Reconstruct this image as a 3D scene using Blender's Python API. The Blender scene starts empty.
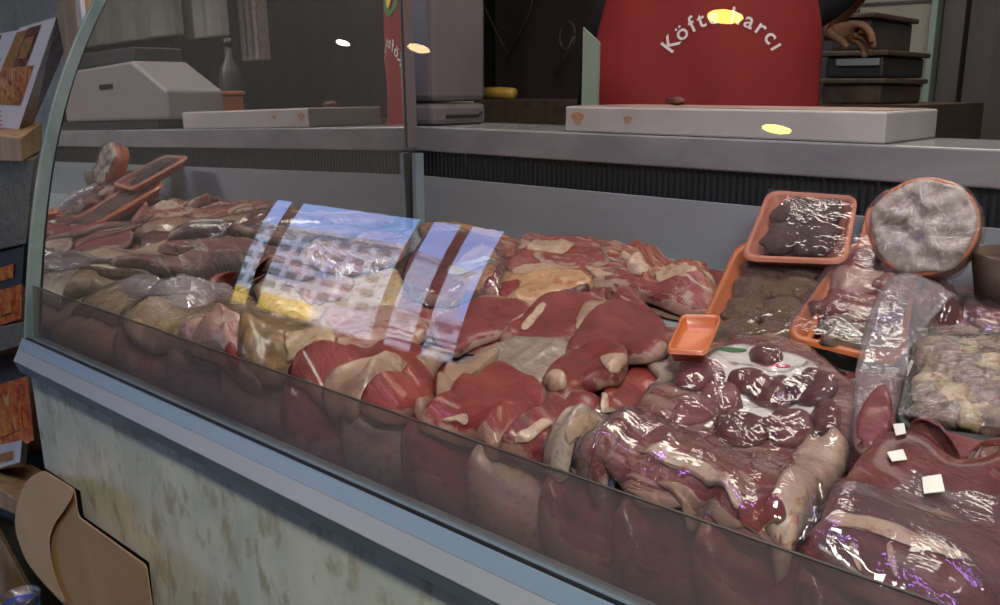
import bpy, math, random
import numpy as np
from mathutils import Vector, noise, Matrix
random.seed(7); np.random.seed(7)
C = bpy.context.scene.collection
ZC = 1.272                      # eye height; the counter's lengthwise direction is X, depth is Y
EYE = np.array([0., 0., ZC])
f = 900.; CX, CY = 500., 302.5
TH = math.atan2(214.5, f); PH = math.radians(41.9)
Hh = np.array([-math.sin(PH), math.cos(PH), 0]); R_ = np.array([math.cos(PH), math.sin(PH), 0]); UP = np.array([0, 0, 1.])
F_ = Hh*math.cos(TH) - UP*math.sin(TH); U_ = UP*math.cos(TH) + Hh*math.sin(TH)
def ray(x, y): return F_*f + R_*(x-CX) + U_*(CY-y)
def onY(x, y, Y): d = ray(x, y); return EYE + d*(Y/d[1])
def onX(x, y, X): d = ray(x, y); return EYE + d*(X/d[0])
# mirrored end wall of the display case
MA, MB_, MC = 0.00693, 0.01779, -1.285
MN = np.array([math.cos(MA)*math.cos(MB_), math.sin(MA)*math.cos(MB_), math.sin(MB_)]); MO = np.array([MC, 1.2, ZC-.07])

# ---------------------------------------------------------------- materials
def new_mat(name):
    m = bpy.data.materials.new(name); m.use_nodes = True
    nt = m.node_tree; nt.nodes.clear()
    out = nt.nodes.new('ShaderNodeOutputMaterial')
    return m, nt, out
def N(nt, t, **kw):
    n = nt.nodes.new(t)
    for k, v in kw.items():
        if k.startswith('i_'):
            key = k[2:]
            key = int(key) if key.isdigit() else key.replace('_', ' ')
            n.inputs[key].default_value = v
        else: setattr(n, k, v)
    return n
def coords(nt, scale=(1, 1, 1), rot=(0, 0, 0)):
    tc = N(nt, 'ShaderNodeTexCoord'); mp = N(nt, 'ShaderNodeMapping')
    mp.inputs['Scale'].default_value = scale; mp.inputs['Rotation'].default_value = rot
    oi = N(nt, 'ShaderNodeObjectInfo'); ad = N(nt, 'ShaderNodeVectorMath', operation='ADD'); ml = N(nt, 'ShaderNodeMath', operation='MULTIPLY', i_1=7.3)
    nt.links.new(oi.outputs['Random'], ml.inputs[0])
    nt.links.new(tc.outputs['Object'], mp.inputs[0]); nt.links.new(mp.outputs[0], ad.inputs[0]); nt.links.new(ml.outputs[0], ad.inputs[1])
    return ad.outputs[0]
def ramp(nt, fac, stops, interp='LINEAR'):
    r = N(nt, 'ShaderNodeValToRGB'); r.color_ramp.interpolation = interp
    e = r.color_ramp.elements
    while len(e) < len(stops): e.new(.5)
    for i, (p, c) in enumerate(stops):
        e[i].position = p; e[i].color = (*c, 1) if len(c) == 3 else c
    nt.links.new(fac, r.inputs[0]); return r.outputs[0]
def mixc(nt, fac, a, b):
    m = N(nt, 'ShaderNodeMix', data_type='RGBA')
    for s, v in ((0, fac), (6, a), (7, b)):
        if isinstance(v, (int, float)): m.inputs[s].default_value = v
        elif isinstance(v, tuple): m.inputs[s].default_value = (*v, 1)
        else: nt.links.new(v, m.inputs[s])
    return m.outputs[2]
def mathn(nt, op, a, b=0., clamp=False):
    m = N(nt, 'ShaderNodeMath', operation=op, use_clamp=clamp)
    for s, v in ((0, a), (1, b)):
        if isinstance(v, (int, float)): m.inputs[s].default_value = v
        else: nt.links.new(v, m.inputs[s])
    return m.outputs[0]
def noise_t(nt, vec, sc, det=4., rough=.55, dist=0.):
    n = N(nt, 'ShaderNodeTexNoise', i_Scale=sc, i_Detail=det, i_Roughness=rough, i_Distortion=dist)
    nt.links.new(vec, n.inputs['Vector']); return n.outputs['Fac']
def bsdf(nt, out, col, rough=.5, metal=0., bump=None, bstr=.3, bdist=.002, coat=0., spec=.5, sss=0., sssc=(1, .3, .2)):
    b = N(nt, 'ShaderNodeBsdfPrincipled')
    b.inputs['Metallic'].default_value = metal; b.inputs['Coat Weight'].default_value = coat
    b.inputs['Specular IOR Level'].default_value = spec; b.inputs['Coat Roughness'].default_value = .15
    if isinstance(rough, (int, float)): b.inputs['Roughness'].default_value = rough
    else: nt.links.new(rough, b.inputs['Roughness'])
    if isinstance(col, tuple): b.inputs['Base Color'].default_value = (*col, 1)
    else: nt.links.new(col, b.inputs['Base Color'])
    if bump is not None:
        bp = N(nt, 'ShaderNodeBump', i_Strength=bstr, i_Distance=bdist)
        nt.links.new(bump, bp.inputs['Height']); nt.links.new(bp.outputs[0], b.inputs['Normal'])
    nt.links.new(b.outputs[0], out.inputs[0]); return b
def plain(name, col, rough=.5, metal=0., var=.15, sc=12., stretch=(1, 1, 1), bstr=.1, coat=0., spec=.5):
    m, nt, out = new_mat(name); v = coords(nt, stretch)
    n = noise_t(nt, v, sc, 5, .6)
    lo = tuple(c*(1-var) for c in col); hi = tuple(min(1, c*(1+var)) for c in col)
    c = ramp(nt, n, [(.3, lo), (.7, hi)])
    bsdf(nt, out, c, rough, metal, n, bstr, .001, coat, spec); return m
def mottled(name, a, b, c3=None, sc=10., rough=.4, bstr=.3, bdist=.002, stretch=(1, 1, 1), lo=.35, hi=.65, coat=0., fine=60.):
    m, nt, out = new_mat(name); v = coords(nt, stretch)
    n = noise_t(nt, v, sc, 6, .6, .6); col = ramp(nt, n, [(lo, a), (hi, b)])
    n2 = noise_t(nt, v, fine, 4, .6)
    if c3: col = mixc(nt, ramp(nt, n2, [(.52, (0, 0, 0)), (.66, (1, 1, 1))]), col, c3)
    h = mathn(nt, 'ADD', n, mathn(nt, 'MULTIPLY', n2, .4))
    bsdf(nt, out, col, rough, 0, h, bstr, bdist, coat); return m
def beef(name, a=(.30, .035, .03), b=(.17, .014, .014), fat=(.46, .32, .23), fatamt=.0, vein=.25, rot=0., rim=.35, sc=1., coat=.25, rough=.38, streak=4.):
    """muscle with grain, thin fat seams, and a rim of fat where the edge attribute is high"""
    m, nt, out = new_mat(name); v = coords(nt, (1, streak, 1), (0, 0, rot)); vv = coords(nt)
    g = noise_t(nt, v, 75*sc, 6, .72, .4); big = noise_t(nt, vv, 22*sc, 4, .6, .6)
    col = ramp(nt, mathn(nt, 'ADD', mathn(nt, 'MULTIPLY', g, .55), mathn(nt, 'MULTIPLY', big, .45)), [(.42, b), (.57, a)])
    # seams: narrow level sets of a stretched noise
    s = noise_t(nt, coords(nt, (1, streak*.5, 1), (0, 0, rot)), 17*sc, 4, .6, 1.6)
    d = mathn(nt, 'ABSOLUTE', mathn(nt, 'SUBTRACT', s, .5))
    line = ramp(nt, d, [(.0, (1, 1, 1)), (.012+.03*vein, (0, 0, 0))])
    msk = ramp(nt, big, [(.5-.25*vein, (0, 0, 0)), (.62, (1, 1, 1))])
    lm = mathn(nt, 'MULTIPLY', mathn(nt, 'MULTIPLY', line, msk), min(1., vein*1.6))
    at = N(nt, 'ShaderNodeAttribute', attribute_name='edge')
    em = mathn(nt, 'MULTIPLY', ramp(nt, mathn(nt, 'ADD', at.outputs['Fac'], mathn(nt, 'MULTIPLY', mathn(nt, 'SUBTRACT', big, .5), .5)), [(.93, (0, 0, 0)), (.96, (1, 1, 1))]), rim)
    fm = ramp(nt, noise_t(nt, v, 14*sc, 5, .6, 1.2), [(.62-.3*fatamt, (0, 0, 0)), (.68-.3*fatamt, (1, 1, 1))]) if fatamt > 0 else None
    k = mathn(nt, 'MAXIMUM', lm, em)
    if fm is not None: k = mathn(nt, 'MAXIMUM', k, fm)
    fc = mixc(nt, noise_t(nt, vv, 120, 4), fat, tuple(x*.72 for x in fat))
    col = mixc(nt, k, col, fc)
    h = mathn(nt, 'ADD', g, mathn(nt, 'MULTIPLY', k, .5))
    bsdf(nt, out, col, rough, 0, h, .8, .003, coat); return m
def schlick(nt, f0, k, normal=None):
    lw = N(nt, 'ShaderNodeLayerWeight', i_Blend=.5)
    if normal is not None: nt.links.new(normal, lw.inputs['Normal'])
    return mathn(nt, 'ADD', mathn(nt, 'MULTIPLY', mathn(nt, 'POWER', lw.outputs['Facing'], 5.), k), f0, True)
def film(name, tint=(.96, .95, .97), haze=.10, gloss=.22, rough=.07, bsc=22., bstr=.7, hazecol=(.55, .5, .55)):
    """thin clear wrap: see-through, glossy creases, a little milky"""
    m, nt, out = new_mat(name); v = coords(nt, (1, 1.6, 1))
    n = noise_t(nt, v, bsc, 4, .6, 1.5); n2 = noise_t(nt, v, bsc*3.1, 3, .5, 2.)
    h = mathn(nt, 'ADD', n, mathn(nt, 'MULTIPLY', n2, .3))
    bp = N(nt, 'ShaderNodeBump', i_Strength=bstr, i_Distance=.012); nt.links.new(h, bp.inputs['Height'])
    tr = N(nt, 'ShaderNodeBsdfTransparent'); tr.inputs[0].default_value = (*tint, 1)
    gl = N(nt, 'ShaderNodeBsdfGlossy', i_Roughness=rough); nt.links.new(bp.outputs[0], gl.inputs['Normal'])
    df = N(nt, 'ShaderNodeBsdfDiffuse'); df.inputs[0].default_value = (*hazecol, 1); nt.links.new(bp.outputs[0], df.inputs['Normal'])
    fac = schlick(nt, gloss*.35, .8, bp.outputs[0])
    m1 = N(nt, 'ShaderNodeMixShader', i_0=haze); nt.links.new(tr.outputs[0], m1.inputs[1]); nt.links.new(df.outputs[0], m1.inputs[2])
    m2 = N(nt, 'ShaderNodeMixShader'); nt.links.new(fac, m2.inputs[0]); nt.links.new(m1.outputs[0], m2.inputs[1]); nt.links.new(gl.outputs[0], m2.inputs[2])
    nt.links.new(m2.outputs[0], out.inputs[0]); return m
def glass(name, tint=(.93, .95, .94), boost=1.0, rough=0.0, haze=0., hazecol=(.4, .36, .36)):
    m, nt, out = new_mat(name)
    tr = N(nt, 'ShaderNodeBsdfTransparent'); tr.inputs[0].default_value = (*tint, 1)
    gl = N(nt, 'ShaderNodeBsdfGlossy', i_Roughness=rough); fac = schlick(nt, .045*boost, .9)
    df = N(nt, 'ShaderNodeBsdfDiffuse'); df.inputs[0].default_value = (*hazecol, 1)
    m1 = N(nt, 'ShaderNodeMixShader', i_0=haze); nt.links.new(tr.outputs[0], m1.inputs[1]); nt.links.new(df.outputs[0], m1.inputs[2])
    m2 = N(nt, 'ShaderNodeMixShader'); nt.links.new(fac, m2.inputs[0])
    nt.links.new(m1.outputs[0], m2.inputs[1]); nt.links.new(gl.outputs[0], m2.inputs[2]); nt.links.new(m2.outputs[0], out.inputs[0]); return m
def emit(name, col, s):
    m, nt, out = new_mat(name); e = N(nt, 'ShaderNodeEmission', i_Strength=s); e.inputs[0].default_value = (*col, 1)
    nt.links.new(e.outputs[0], out.inputs[0]); return m

# ---------------------------------------------------------------- object helpers
def tag(o, label=None, cat=None, group=None, kind=None):
    for k, v in (('label', label), ('category', cat), ('group', group), ('kind', kind)):
        if v: o[k] = v
    return o
def mesh_obj(name, verts, faces, mat, parent=None, smooth=True, attr=None):
    verts = np.asarray(verts, float)
    org = verts.mean(0); org[2] = verts[:, 2].min()
    me = bpy.data.meshes.new(name); me.from_pydata((verts-org).tolist(), [], faces); me.update()
    if attr is not None:
        a = me.attributes.new('edge', 'FLOAT', 'POINT'); a.data.foreach_set('value', np.asarray(attr, float))
    if smooth: me.polygons.foreach_set('use_smooth', [True]*len(me.polygons))
    if mat: me.materials.append(mat)
    o = bpy.data.objects.new(name, me); C.objects.link(o); o.location = org
    if parent: o.parent = parent; o.matrix_parent_inverse = Matrix.Translation(-parent.location) if parent.rotation_euler.z == 0 else (Matrix.LocRotScale(parent.location, parent.rotation_euler, None)).inverted()
    return o
def empty(name, loc, rz=0):
    o = bpy.data.objects.new(name, None); C.objects.link(o); o.location = loc; o.rotation_euler.z = rz; o.empty_display_size = .05; return o
class MB:
    """collects boxes, prisms, tubes and lathes, and links them as one mesh"""
    def __init__(s): s.v = []; s.f = []
    def add(s, v, fc):
        o = len(s.v); s.v += [tuple(p) for p in v]; s.f += [tuple(i+o for i in q) for q in fc]; return s
    def box(s, lo, hi):
        x0, y0, z0 = lo; x1, y1, z1 = hi
        return s.add([(x0, y0, z0), (x1, y0, z0), (x1, y1, z0), (x0, y1, z0), (x0, y0, z1), (x1, y0, z1), (x1, y1, z1), (x0, y1, z1)],
                     [(0, 3, 2, 1), (4, 5, 6, 7), (0, 1, 5, 4), (1, 2, 6, 5), (2, 3, 7, 6), (3, 0, 4, 7)])
    def hexa(s, a, b):          # two quads of 3-D points, in the same order
        return s.add(list(a)+list(b), [(0, 1, 2, 3), (7, 6, 5, 4), (0, 4, 5, 1), (1, 5, 6, 2), (2, 6, 7, 3), (3, 7, 4, 0)])
    def prism_x(s, prof, x0, x1):   # profile in (y, z)
        n = len(prof)
        return s.add([(x0, y, z) for y, z in prof]+[(x1, y, z) for y, z in prof],
                     [tuple(range(n))[::-1], tuple(range(n, 2*n))]+[(i, (i+1) % n, n+(i+1) % n, n+i) for i in range(n)])
    def prism_y(s, prof, y0, y1):   # profile in (x, z)
        n = len(prof)
        return s.add([(x, y0, z) for x, z in prof]+[(x, y1, z) for x, z in prof],
                     [tuple(range(n)), tuple(range(n, 2*n))[::-1]]+[(i, n+i, n+(i+1) % n, (i+1) % n) for i in range(n)])
    def tube(s, pts, r, seg=10, cap=True):
        pts = [Vector(p) for p in pts]; n = len(pts); rs = r if hasattr(r, '__len__') else [r]*n; vs = []; fs = []
        for i, p in enumerate(pts):
            t = (pts[min(i+1, n-1)]-pts[max(i-1, 0)]).normalized()
            a = t.cross(Vector((0, 0, 1))) if abs(t.z) < .9 else t.cross(Vector((0, 1, 0))); a.normalize(); b = t.cross(a)
            for k in range(seg):
                w = 2*math.pi*k/seg; vs.append(p+a*math.cos(w)*rs[i]+b*math.sin(w)*rs[i])
        for i in range(n-1):
            for k in range(seg): fs.append((i*seg+k, i*seg+(k+1) % seg, (i+1)*seg+(k+1) % seg, (i+1)*seg+k))
        if cap: fs.append(tuple(range(seg))[::-1]); fs.append(tuple((n-1)*seg+k for k in range(seg)))
        return s.add(vs, fs)
    def lathe(s, prof, c, seg=32):      # prof [(r, z)], about a vertical axis at c
        vs = []; fs = []; n = len(prof)
        for r, z in prof:
            for k in range(seg): w = 2*math.pi*k/seg; vs.append((c[0]+r*math.cos(w), c[1]+r*math.sin(w), c[2]+z))
        for i in range(n-1):
            for k in range(seg): fs.append((i*seg+k, i*seg+(k+1) % seg, (i+1)*seg+(k+1) % seg, (i+1)*seg+k))
        fs.append(tuple(range(seg))[::-1]); fs.append(tuple((n-1)*seg+k for k in range(seg)))
        return s.add(vs, fs)
    def build(s, name, mat, parent=None, bevel=0., smooth=False, seg=2, sub=0):
        o = mesh_obj(name, s.v, s.f, mat, parent, smooth)
        if bevel:
            b = o.modifiers.new('bevel', 'BEVEL'); b.width = bevel; b.segments = seg; b.limit_method = 'ANGLE'; b.angle_limit = .6; b.harden_normals = False
        if sub: m = o.modifiers.new('sub', 'SUBSURF'); m.levels = sub; m.render_levels = sub
        return o
def smooth_closed(p, n):
    p = np.asarray(p, float); m = len(p); out = []
    for i in range(m):
        a, b, c, d = p[(i-1) % m], p[i], p[(i+1) % m], p[(i+2) % m]
        for t in np.linspace(0, 1, 12, endpoint=False):
            out.append(.5*((2*b)+(-a+c)*t+(2*a-5*b+4*c-d)*t*t+(-a+3*b-3*c+d)*t**3))
    out = np.array(out); q = np.vstack([out, out[:1]]); L = np.r_[0, np.cumsum(np.linalg.norm(np.diff(q, axis=0), axis=1))]
    s = np.linspace(0, L[-1], n, endpoint=False)
    return np.stack([np.interp(s, L, q[:, k]) for k in range(q.shape[1])], 1)

# ---------------------------------------------------------------- the heap: a height field the meats are laid on
GX0, GX1, GY0, GY1, GS = -1.275, .62, .470, 1.185, .004
nx = int((GX1-GX0)/GS)+1; ny = int((GY1-GY0)/GS)+1
def deck_z(y): return ZC-.352+.092*(y-.47)/.72
gy = GY0+GS*np.arange(ny)
HG = np.repeat(deck_z(gy)[None, :], nx, 0)
def H(x, y):
    fx = np.clip((np.asarray(x)-GX0)/GS, 0, nx-1.001); fy = np.clip((np.asarray(y)-GY0)/GS, 0, ny-1.001)
    i = fx.astype(int); j = fy.astype(int); a = fx-i; b = fy-j
    return HG[i, j]*(1-a)*(1-b)+HG[i+1, j]*a*(1-b)+HG[i, j+1]*(1-a)*b+HG[i+1, j+1]*a*b
def blurred(r):
    k = max(1, int(r/GS)); P = np.pad(HG, k, mode='edge'); c = np.cumsum(np.pad(P, ((1, 0), (0, 0))), 0)
    A = (c[2*k+1:]-c[:-(2*k+1)])/(2*k+1); c = np.cumsum(np.pad(A, ((0, 0), (1, 0))), 1)
    return (c[:, 2*k+1:]-c[:, :-(2*k+1)])/(2*k+1)
def envelope(r, b):
    global HG
    k = int(r/GS); E_ = HG.copy()
    for ax_ in (0, 1):
        E0 = E_.copy()
        for d_ in range(1, k+1):
            if ax_ == 0: E_[d_:] = np.maximum(E_[d_:], E0[:-d_]); E_[:-d_] = np.maximum(E_[:-d_], E0[d_:])
            else: E_[:, d_:] = np.maximum(E_[:, d_:], E0[:, :-d_]); E_[:, :-d_] = np.maximum(E_[:, :-d_], E0[:, d_:])
    save = HG; HG = E_; o = blurred(b); HG = o; o = blurred(b*.6); HG = save; return o
def march(px, py, lift, mir=False):
    """the point of the heap seen at a pixel (seen in the mirrored end wall when mir)"""
    d = ray(px, py); d = d/np.linalg.norm(d); o = EYE.copy()
    if mir:
        t = np.dot(MO-o, MN)/np.dot(d, MN); o = o+d*t; d = d-2*np.dot(d, MN)*MN
        ts = np.linspace(.02, 2.2, 900)
    else: ts = np.linspace(.45, 2.2, 900)
    P = o[None]+d[None]*ts[:, None]
    ins = (P[:, 1] > GY0-.004) & (P[:, 1] < GY1+.0) & (P[:, 0] > GX0-.05) & (P[:, 0] < GX1)
    g = P[:, 2]-H(P[:, 0], P[:, 1])-lift
    ok = np.where(ins & (g <= 0))[0]
    if len(ok): return P[ok[0]]
    inside = np.where(ins)[0]
    if len(inside): return P[inside[np.argmin(g[inside])]]
    return P[np.argmin(np.abs(P[:, 1]-(GY0 if P[-1, 1] < GY0 else GY1)))]
def drape(name, outline, T, mat, parent=None, px=True, mir=False, nb=96, K=12, bump=.18, fold=0., seedv=None, round_=.5, lift=None, cap=None, blur=.016, rag=.02, sheet=False, update=True, creases=0, cfreq=26., gap=.0006, flat=.15):
    """a soft slab laid on whatever lies below it: rounded edge, uneven top, flat underside"""
    global HG
    lift = T*.6 if lift is None else lift
    w = np.array([march(x, y, lift, mir)[:2] for x, y in outline]) if px else np.array(outline, float)
    w[:, 0] = np.clip(w[:, 0], GX0+.004, GX1-.004); w[:, 1] = np.clip(w[:, 1], GY0+.003, GY1-.003)
    q = smooth_closed(w, nb); sd = random.random()*90 if seedv is None else seedv
    c = q.mean(0)
    # gently ragged edge
    for i in range(nb):
        r = q[i]-c; q[i] = c+r*(1+rag*(noise.noise(Vector((q[i][0]*70+sd, q[i][1]*70, 1.)))+.5*noise.noise(Vector((q[i][0]*190+sd, q[i][1]*190, 4.)))))
    ker = q.copy(); rings = []
    ss = [1-(k/K)**1.25 for k in range(K)]
    for s in ss:
        n_it = int((1-s)*14)
        qq = q.copy()
        for _ in range(n_it): qq = (np.roll(qq, 1, 0)+qq+np.roll(qq, -1, 0))/3
        rings.append(c+(qq-c)*s)
    q[:, 0] = np.clip(q[:, 0], GX0+.002, GX1-.002); q[:, 1] = np.clip(q[:, 1], GY0+.001, GY1-.001)
    XY = np.vstack(rings+[c[None]]); S = np.r_[np.repeat(ss, nb), 0.]
    XY[:, 0] = np.clip(XY[:, 0], GX0+.002, GX1-.002); XY[:, 1] = np.clip(XY[:, 1], GY0+.001, GY1-.001)
    B = envelope(blur*.4, blur); save = HG; h0 = H(XY[:, 0], XY[:, 1]); HG = B; hb = H(XY[:, 0], XY[:, 1]); HG = save
    base = np.maximum(h0, hb)+gap
    prof = (1-S**(2/round_*1.2))**.5; prof = np.clip(prof, 0, 1)
    nz = np.array([noise.noise(Vector((x*18+sd, y*18, sd)))+.5*noise.noise(Vector((x*42+sd, y*42, 3.))) for x, y in XY])
    top = base+T*(flat+(1-flat)*prof)*(1+bump*nz)
    if fold: # a few soft creases running through the piece
        an = sd; dx, dy = math.cos(an), math.sin(an)
        top += fold*T*np.array([math.sin((x*dx+y*dy)*cfreq*2+3*noise.noise(Vector((x*9, y*9, sd)))) for x, y in XY])*prof
    if creases:
        cr = np.array([1-abs(noise.noise(Vector((x*cfreq+sd, y*cfreq*.6, sd))))*2.4 for x, y in XY]); top += creases*np.clip(cr, 0, 1)**3*prof
    if sheet:
        V = np.c_[XY, top]; skirt = np.c_[rings[0], base[:nb]+.0004]
    else:
        V = np.c_[XY, np.maximum(top, base+.0008)]; skirt = np.c_[c+(rings[0]-c)*.985, base[:nb]]
    nv = len(V); F = []
    for k in range(K-1):
        for i in range(nb): j = (i+1) % nb; F.append((k*nb+i, k*nb+j, (k+1)*nb+j, (k+1)*nb+i))
    for i in range(nb): F.append(((K-1)*nb+i, (K-1)*nb+(i+1) % nb, nv-1))
    E = list(S)
    if not sheet:
        V = np.vstack([V, skirt])
        for i in range(nb): j = (i+1) % nb; F.append((nv+i, nv+j, j, i))
        # underside rings, on the surface below
        und = []
        for s_i in (max(1, K//4), max(2, K//2)):
            und.append(np.c_[rings[s_i], base[s_i*nb:(s_i+1)*nb]])
        V = np.vstack([V]+und+[np.r_[c, base[nv-1]][None]]); o1 = nv+nb; o2 = o1+nb; last = o2+nb
        for i in range(nb):
            j = (i+1) % nb
            F.append((nv+j, nv+i, o1+i, o1+j)); F.append((o1+j, o1+i, o2+i, o2+j)); F.append((o2+j, o2+i, last))
        E += [1.]*nb+[.6]*(2*nb+1)
    o = mesh_obj(name, V, F, mat, parent, True, E)
    if update:
        G = HG.copy()
        for k in range(K-1):                     # dense samples between rings
            a = V[k*nb:(k+1)*nb]; b = V[(k+1)*nb:(k+2)*nb]
            a2 = (a+np.roll(a, -1, 0))/2; b2 = (b+np.roll(b, -1, 0))/2
            ns = max(2, int(np.max(np.linalg.norm((a-b)[:, :2], axis=1))/GS*1.5)+1); nt_ = max(1, int(np.max(np.linalg.norm((a-np.roll(a, -1, 0))[:, :2], axis=1))/GS*1.5)+1)
            for u in np.linspace(0, 1, nt_, endpoint=False):
                aa = a*(1-u)+np.roll(a, -1, 0)*u; bb = b*(1-u)+np.roll(b, -1, 0)*u
                for t in np.linspace(0, 1, ns):
                    p = aa*(1-t)+bb*t
                    i = np.clip(np.rint((p[:, 0]-GX0)/GS).astype(int), 0, nx-1); j = np.clip(np.rint((p[:, 1]-GY0)/GS).astype(int), 0, ny-1)
                    np.maximum.at(G, (i, j), p[:, 2])
        p = V[(K-1)*nb:nv]; cc = V[nv-1]
        for t in np.linspace(0, 1, 8):
            pp = p*(1-t)+cc*t; i = np.clip(np.rint((pp[:, 0]-GX0)/GS).astype(int), 0, nx-1); j = np.clip(np.rint((pp[:, 1]-GY0)/GS).astype(int), 0, ny-1); np.maximum.at(G, (i, j), pp[:, 2])
        HG = G
    return o
def z_(v): return ZC+v
# ================================================================ materials
M = {}
M['floor'] = mottled('floor stone', (.05, .05, .05), (.12, .12, .115), sc=5, rough=.45)
M['dark_wall'] = mottled('dark brown wall', (.045, .034, .028), (.07, .054, .044), sc=3, rough=.35, stretch=(2, 2, .3))
M['beige_panel'] = plain('beige panel', (.30, .27, .20), .5, var=.06)
M['brown_panel'] = mottled('brown panel', (.055, .045, .038), (.09, .075, .065), sc=2, rough=.45, stretch=(3, 3, .4))
M['ceiling'] = plain('ceiling', (.16, .15, .14), .8)
M['column'] = plain('column', (.03, .026, .024), .5)
M['pale_stone'] = mottled('pale wall', (.52, .41, .26), (.68, .56, .38), sc=8, rough=.8)
M['wood'] = mottled('pale wood', (.34, .21, .10), (.52, .35, .18), sc=5, rough=.6, stretch=(8, 8, .6), bstr=.15)
M['wood_dark'] = mottled('dark wood', (.07, .045, .03), (.13, .09, .06), sc=6, rough=.6, stretch=(6, 1, 6))
M['steel'] = mottled('brushed steel', (.24, .265, .28), (.30, .33, .35), sc=6, rough=.42, bstr=.08, stretch=(.3, 1, 1), fine=90); 
M['white_metal'] = plain('grey white metal', (.145, .120, .125), .4, var=.05)
M['black'] = plain('black metal', (.012, .013, .014), .5)
M['blue_rail'] = plain('blue grey aluminium', (.20, .28, .33), .42, 0, .06, 5)
M['grey_rail'] = plain('pale grey aluminium', (.30, .325, .32), .45, 0, .05, 5)
M['dark_rail'] = plain('dark rail lip', (.22, .28, .31), .5)
M['laminate'] = mottled('stone patterned laminate', (.52, .56, .49), (.70, .72, .63), (.42, .40, .28), sc=14, rough=.45, bstr=.1, fine=42, stretch=(1, 1, .55))
M['marble'] = mottled('white marble', (.20, .20, .208), (.30, .288, .292), sc=5, rough=.22, bstr=.03, stretch=(1, 2.4, 2.4), fine=14)
M['board_white'] = mottled('white board side', (.42, .39, .37), (.50, .47, .445), sc=9, rough=.45, bstr=.06)
M['board_top'] = mottled('worn board top', (.32, .21, .16), (.42, .31, .25), (.22, .10, .07), sc=12, rough=.5, stretch=(.6, 2, 1), fine=22)
M['orange'] = plain('orange plastic', (.58, .17, .06), .34, var=.06, bstr=.03, coat=.3)
M['salmon'] = plain('salmon foam', (.50, .18, .11), .45, var=.08, bstr=.05)
M['glass_green'] = plain('greenish acrylic', (.26, .33, .25), .2, var=.04, bstr=.0)
M['edge'] = mottled('glass edge', (.16, .24, .23), (.32, .40, .37), sc=14, rough=.3, stretch=(1, 1, .4))
M['cream'] = plain('cream plastic', (.27, .25, .235), .4, var=.04)
M['dark_plastic'] = plain('dark plastic', (.035, .035, .038), .4)
M['apron'] = plain('red cloth', (.23, .013, .010), .75, var=.12, sc=5, bstr=.15)
M['shirt'] = plain('black cloth', (.012, .012, .014), .85, var=.2)
M['trousers'] = plain('dark trousers', (.02, .02, .03), .85)
M['skin'] = mottled('skin', (.42, .20, .11), (.50, .26, .15), sc=8, rough=.5, bstr=.1)
M['hair'] = plain('dark hair', (.015, .012, .010), .6)
M['letter'] = plain('white print', (.80, .74, .70), .6, var=.03)
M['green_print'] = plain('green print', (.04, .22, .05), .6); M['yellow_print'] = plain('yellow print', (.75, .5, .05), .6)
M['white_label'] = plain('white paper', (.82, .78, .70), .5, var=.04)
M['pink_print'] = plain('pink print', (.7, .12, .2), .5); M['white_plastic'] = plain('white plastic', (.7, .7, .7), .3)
M['glass'] = glass('curved glass', (.93, .95, .94), 1.7)
M['band'] = glass('hazy acrylic', (.91, .86, .85), 2.6, .14, .24, (.42, .33, .33))
M['granite'] = mottled('dark granite', (.085, .075, .05), (.19, .17, .12), (.34, .30, .22), sc=70, rough=.4, fine=300)
M['dark_stone'] = mottled('dark stone', (.07, .068, .065), (.14, .135, .13), sc=10, rough=.3, fine=50)
M['kraft'] = mottled('kraft card', (.36, .22, .10), (.46, .29, .14), sc=5, rough=.75, bstr=.1)
M['kraft_light'] = mottled('lit kraft card', (.55, .36, .18), (.64, .44, .24), sc=5, rough=.7, bstr=.1)  # same kraft in a brighter tone, for the side painted as lit
M['blue'] = plain('blue plastic', (.03, .08, .3), .3)
M['yellow_box'] = plain('yellow plastic', (.5, .33, .05), .4)
M['orange_dark'] = plain('burnt orange plastic', (.5, .15, .03), .4, var=.08)
M['cloth_pale'] = mottled('pale cloth', (.25, .24, .20), (.36, .35, .30), sc=6, rough=.9)
def mirror_mat():
    m, nt, out = new_mat('mirror'); g = N(nt, 'ShaderNodeBsdfGlossy', i_Roughness=.0); g.inputs[0].default_value = (.80, .80, .82, 1)
    d = N(nt, 'ShaderNodeBsdfDiffuse'); d.inputs[0].default_value = (.30, .30, .28, 1)
    mx = N(nt, 'ShaderNodeMixShader', i_0=.16); nt.links.new(g.outputs[0], mx.inputs[1]); nt.links.new(d.outputs[0], mx.inputs[2]); nt.links.new(mx.outputs[0], out.inputs[0]); return m
M['mirror'] = mirror_mat()
def vent_mat():
    m, nt, out = new_mat('vent fins'); v = coords(nt)
    w = N(nt, 'ShaderNodeTexWave', i_Scale=30., wave_type='BANDS', bands_direction='X'); nt.links.new(v, w.inputs[0])
    bsdf(nt, out, ramp(nt, w.outputs['Fac'], [(.3, (.006, .007, .008)), (.7, (.020, .023, .025))]), .5, 0, w.outputs['Fac'], .6, .004); return m
M['vent'] = vent_mat()
def food_mat(name, cols, sc=16):
    m, nt, out = new_mat(name); v = coords(nt)
    n = noise_t(nt, v, sc, 5, .65, 1.5); k = len(cols)
    bsdf(nt, out, ramp(nt, n, [(.3+.4*i/(k-1), c) for i, c in enumerate(cols)]), .3, 0, coat=.4); return m
M['food_a'] = food_mat('printed food picture', [(.06, .02, .01), (.45, .12, .02), (.7, .32, .08), (.75, .6, .4)], 34)
M['food_b'] = food_mat('printed chilli picture', [(.04, .05, .01), (.6, .08, .02), (.75, .28, .04), (.6, .5, .3)], 30)
M['food_c'] = food_mat('printed herb picture', [(.02, .05, .02), (.35, .28, .05), (.6, .15, .03), (.5, .5, .4)], 30)
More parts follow.
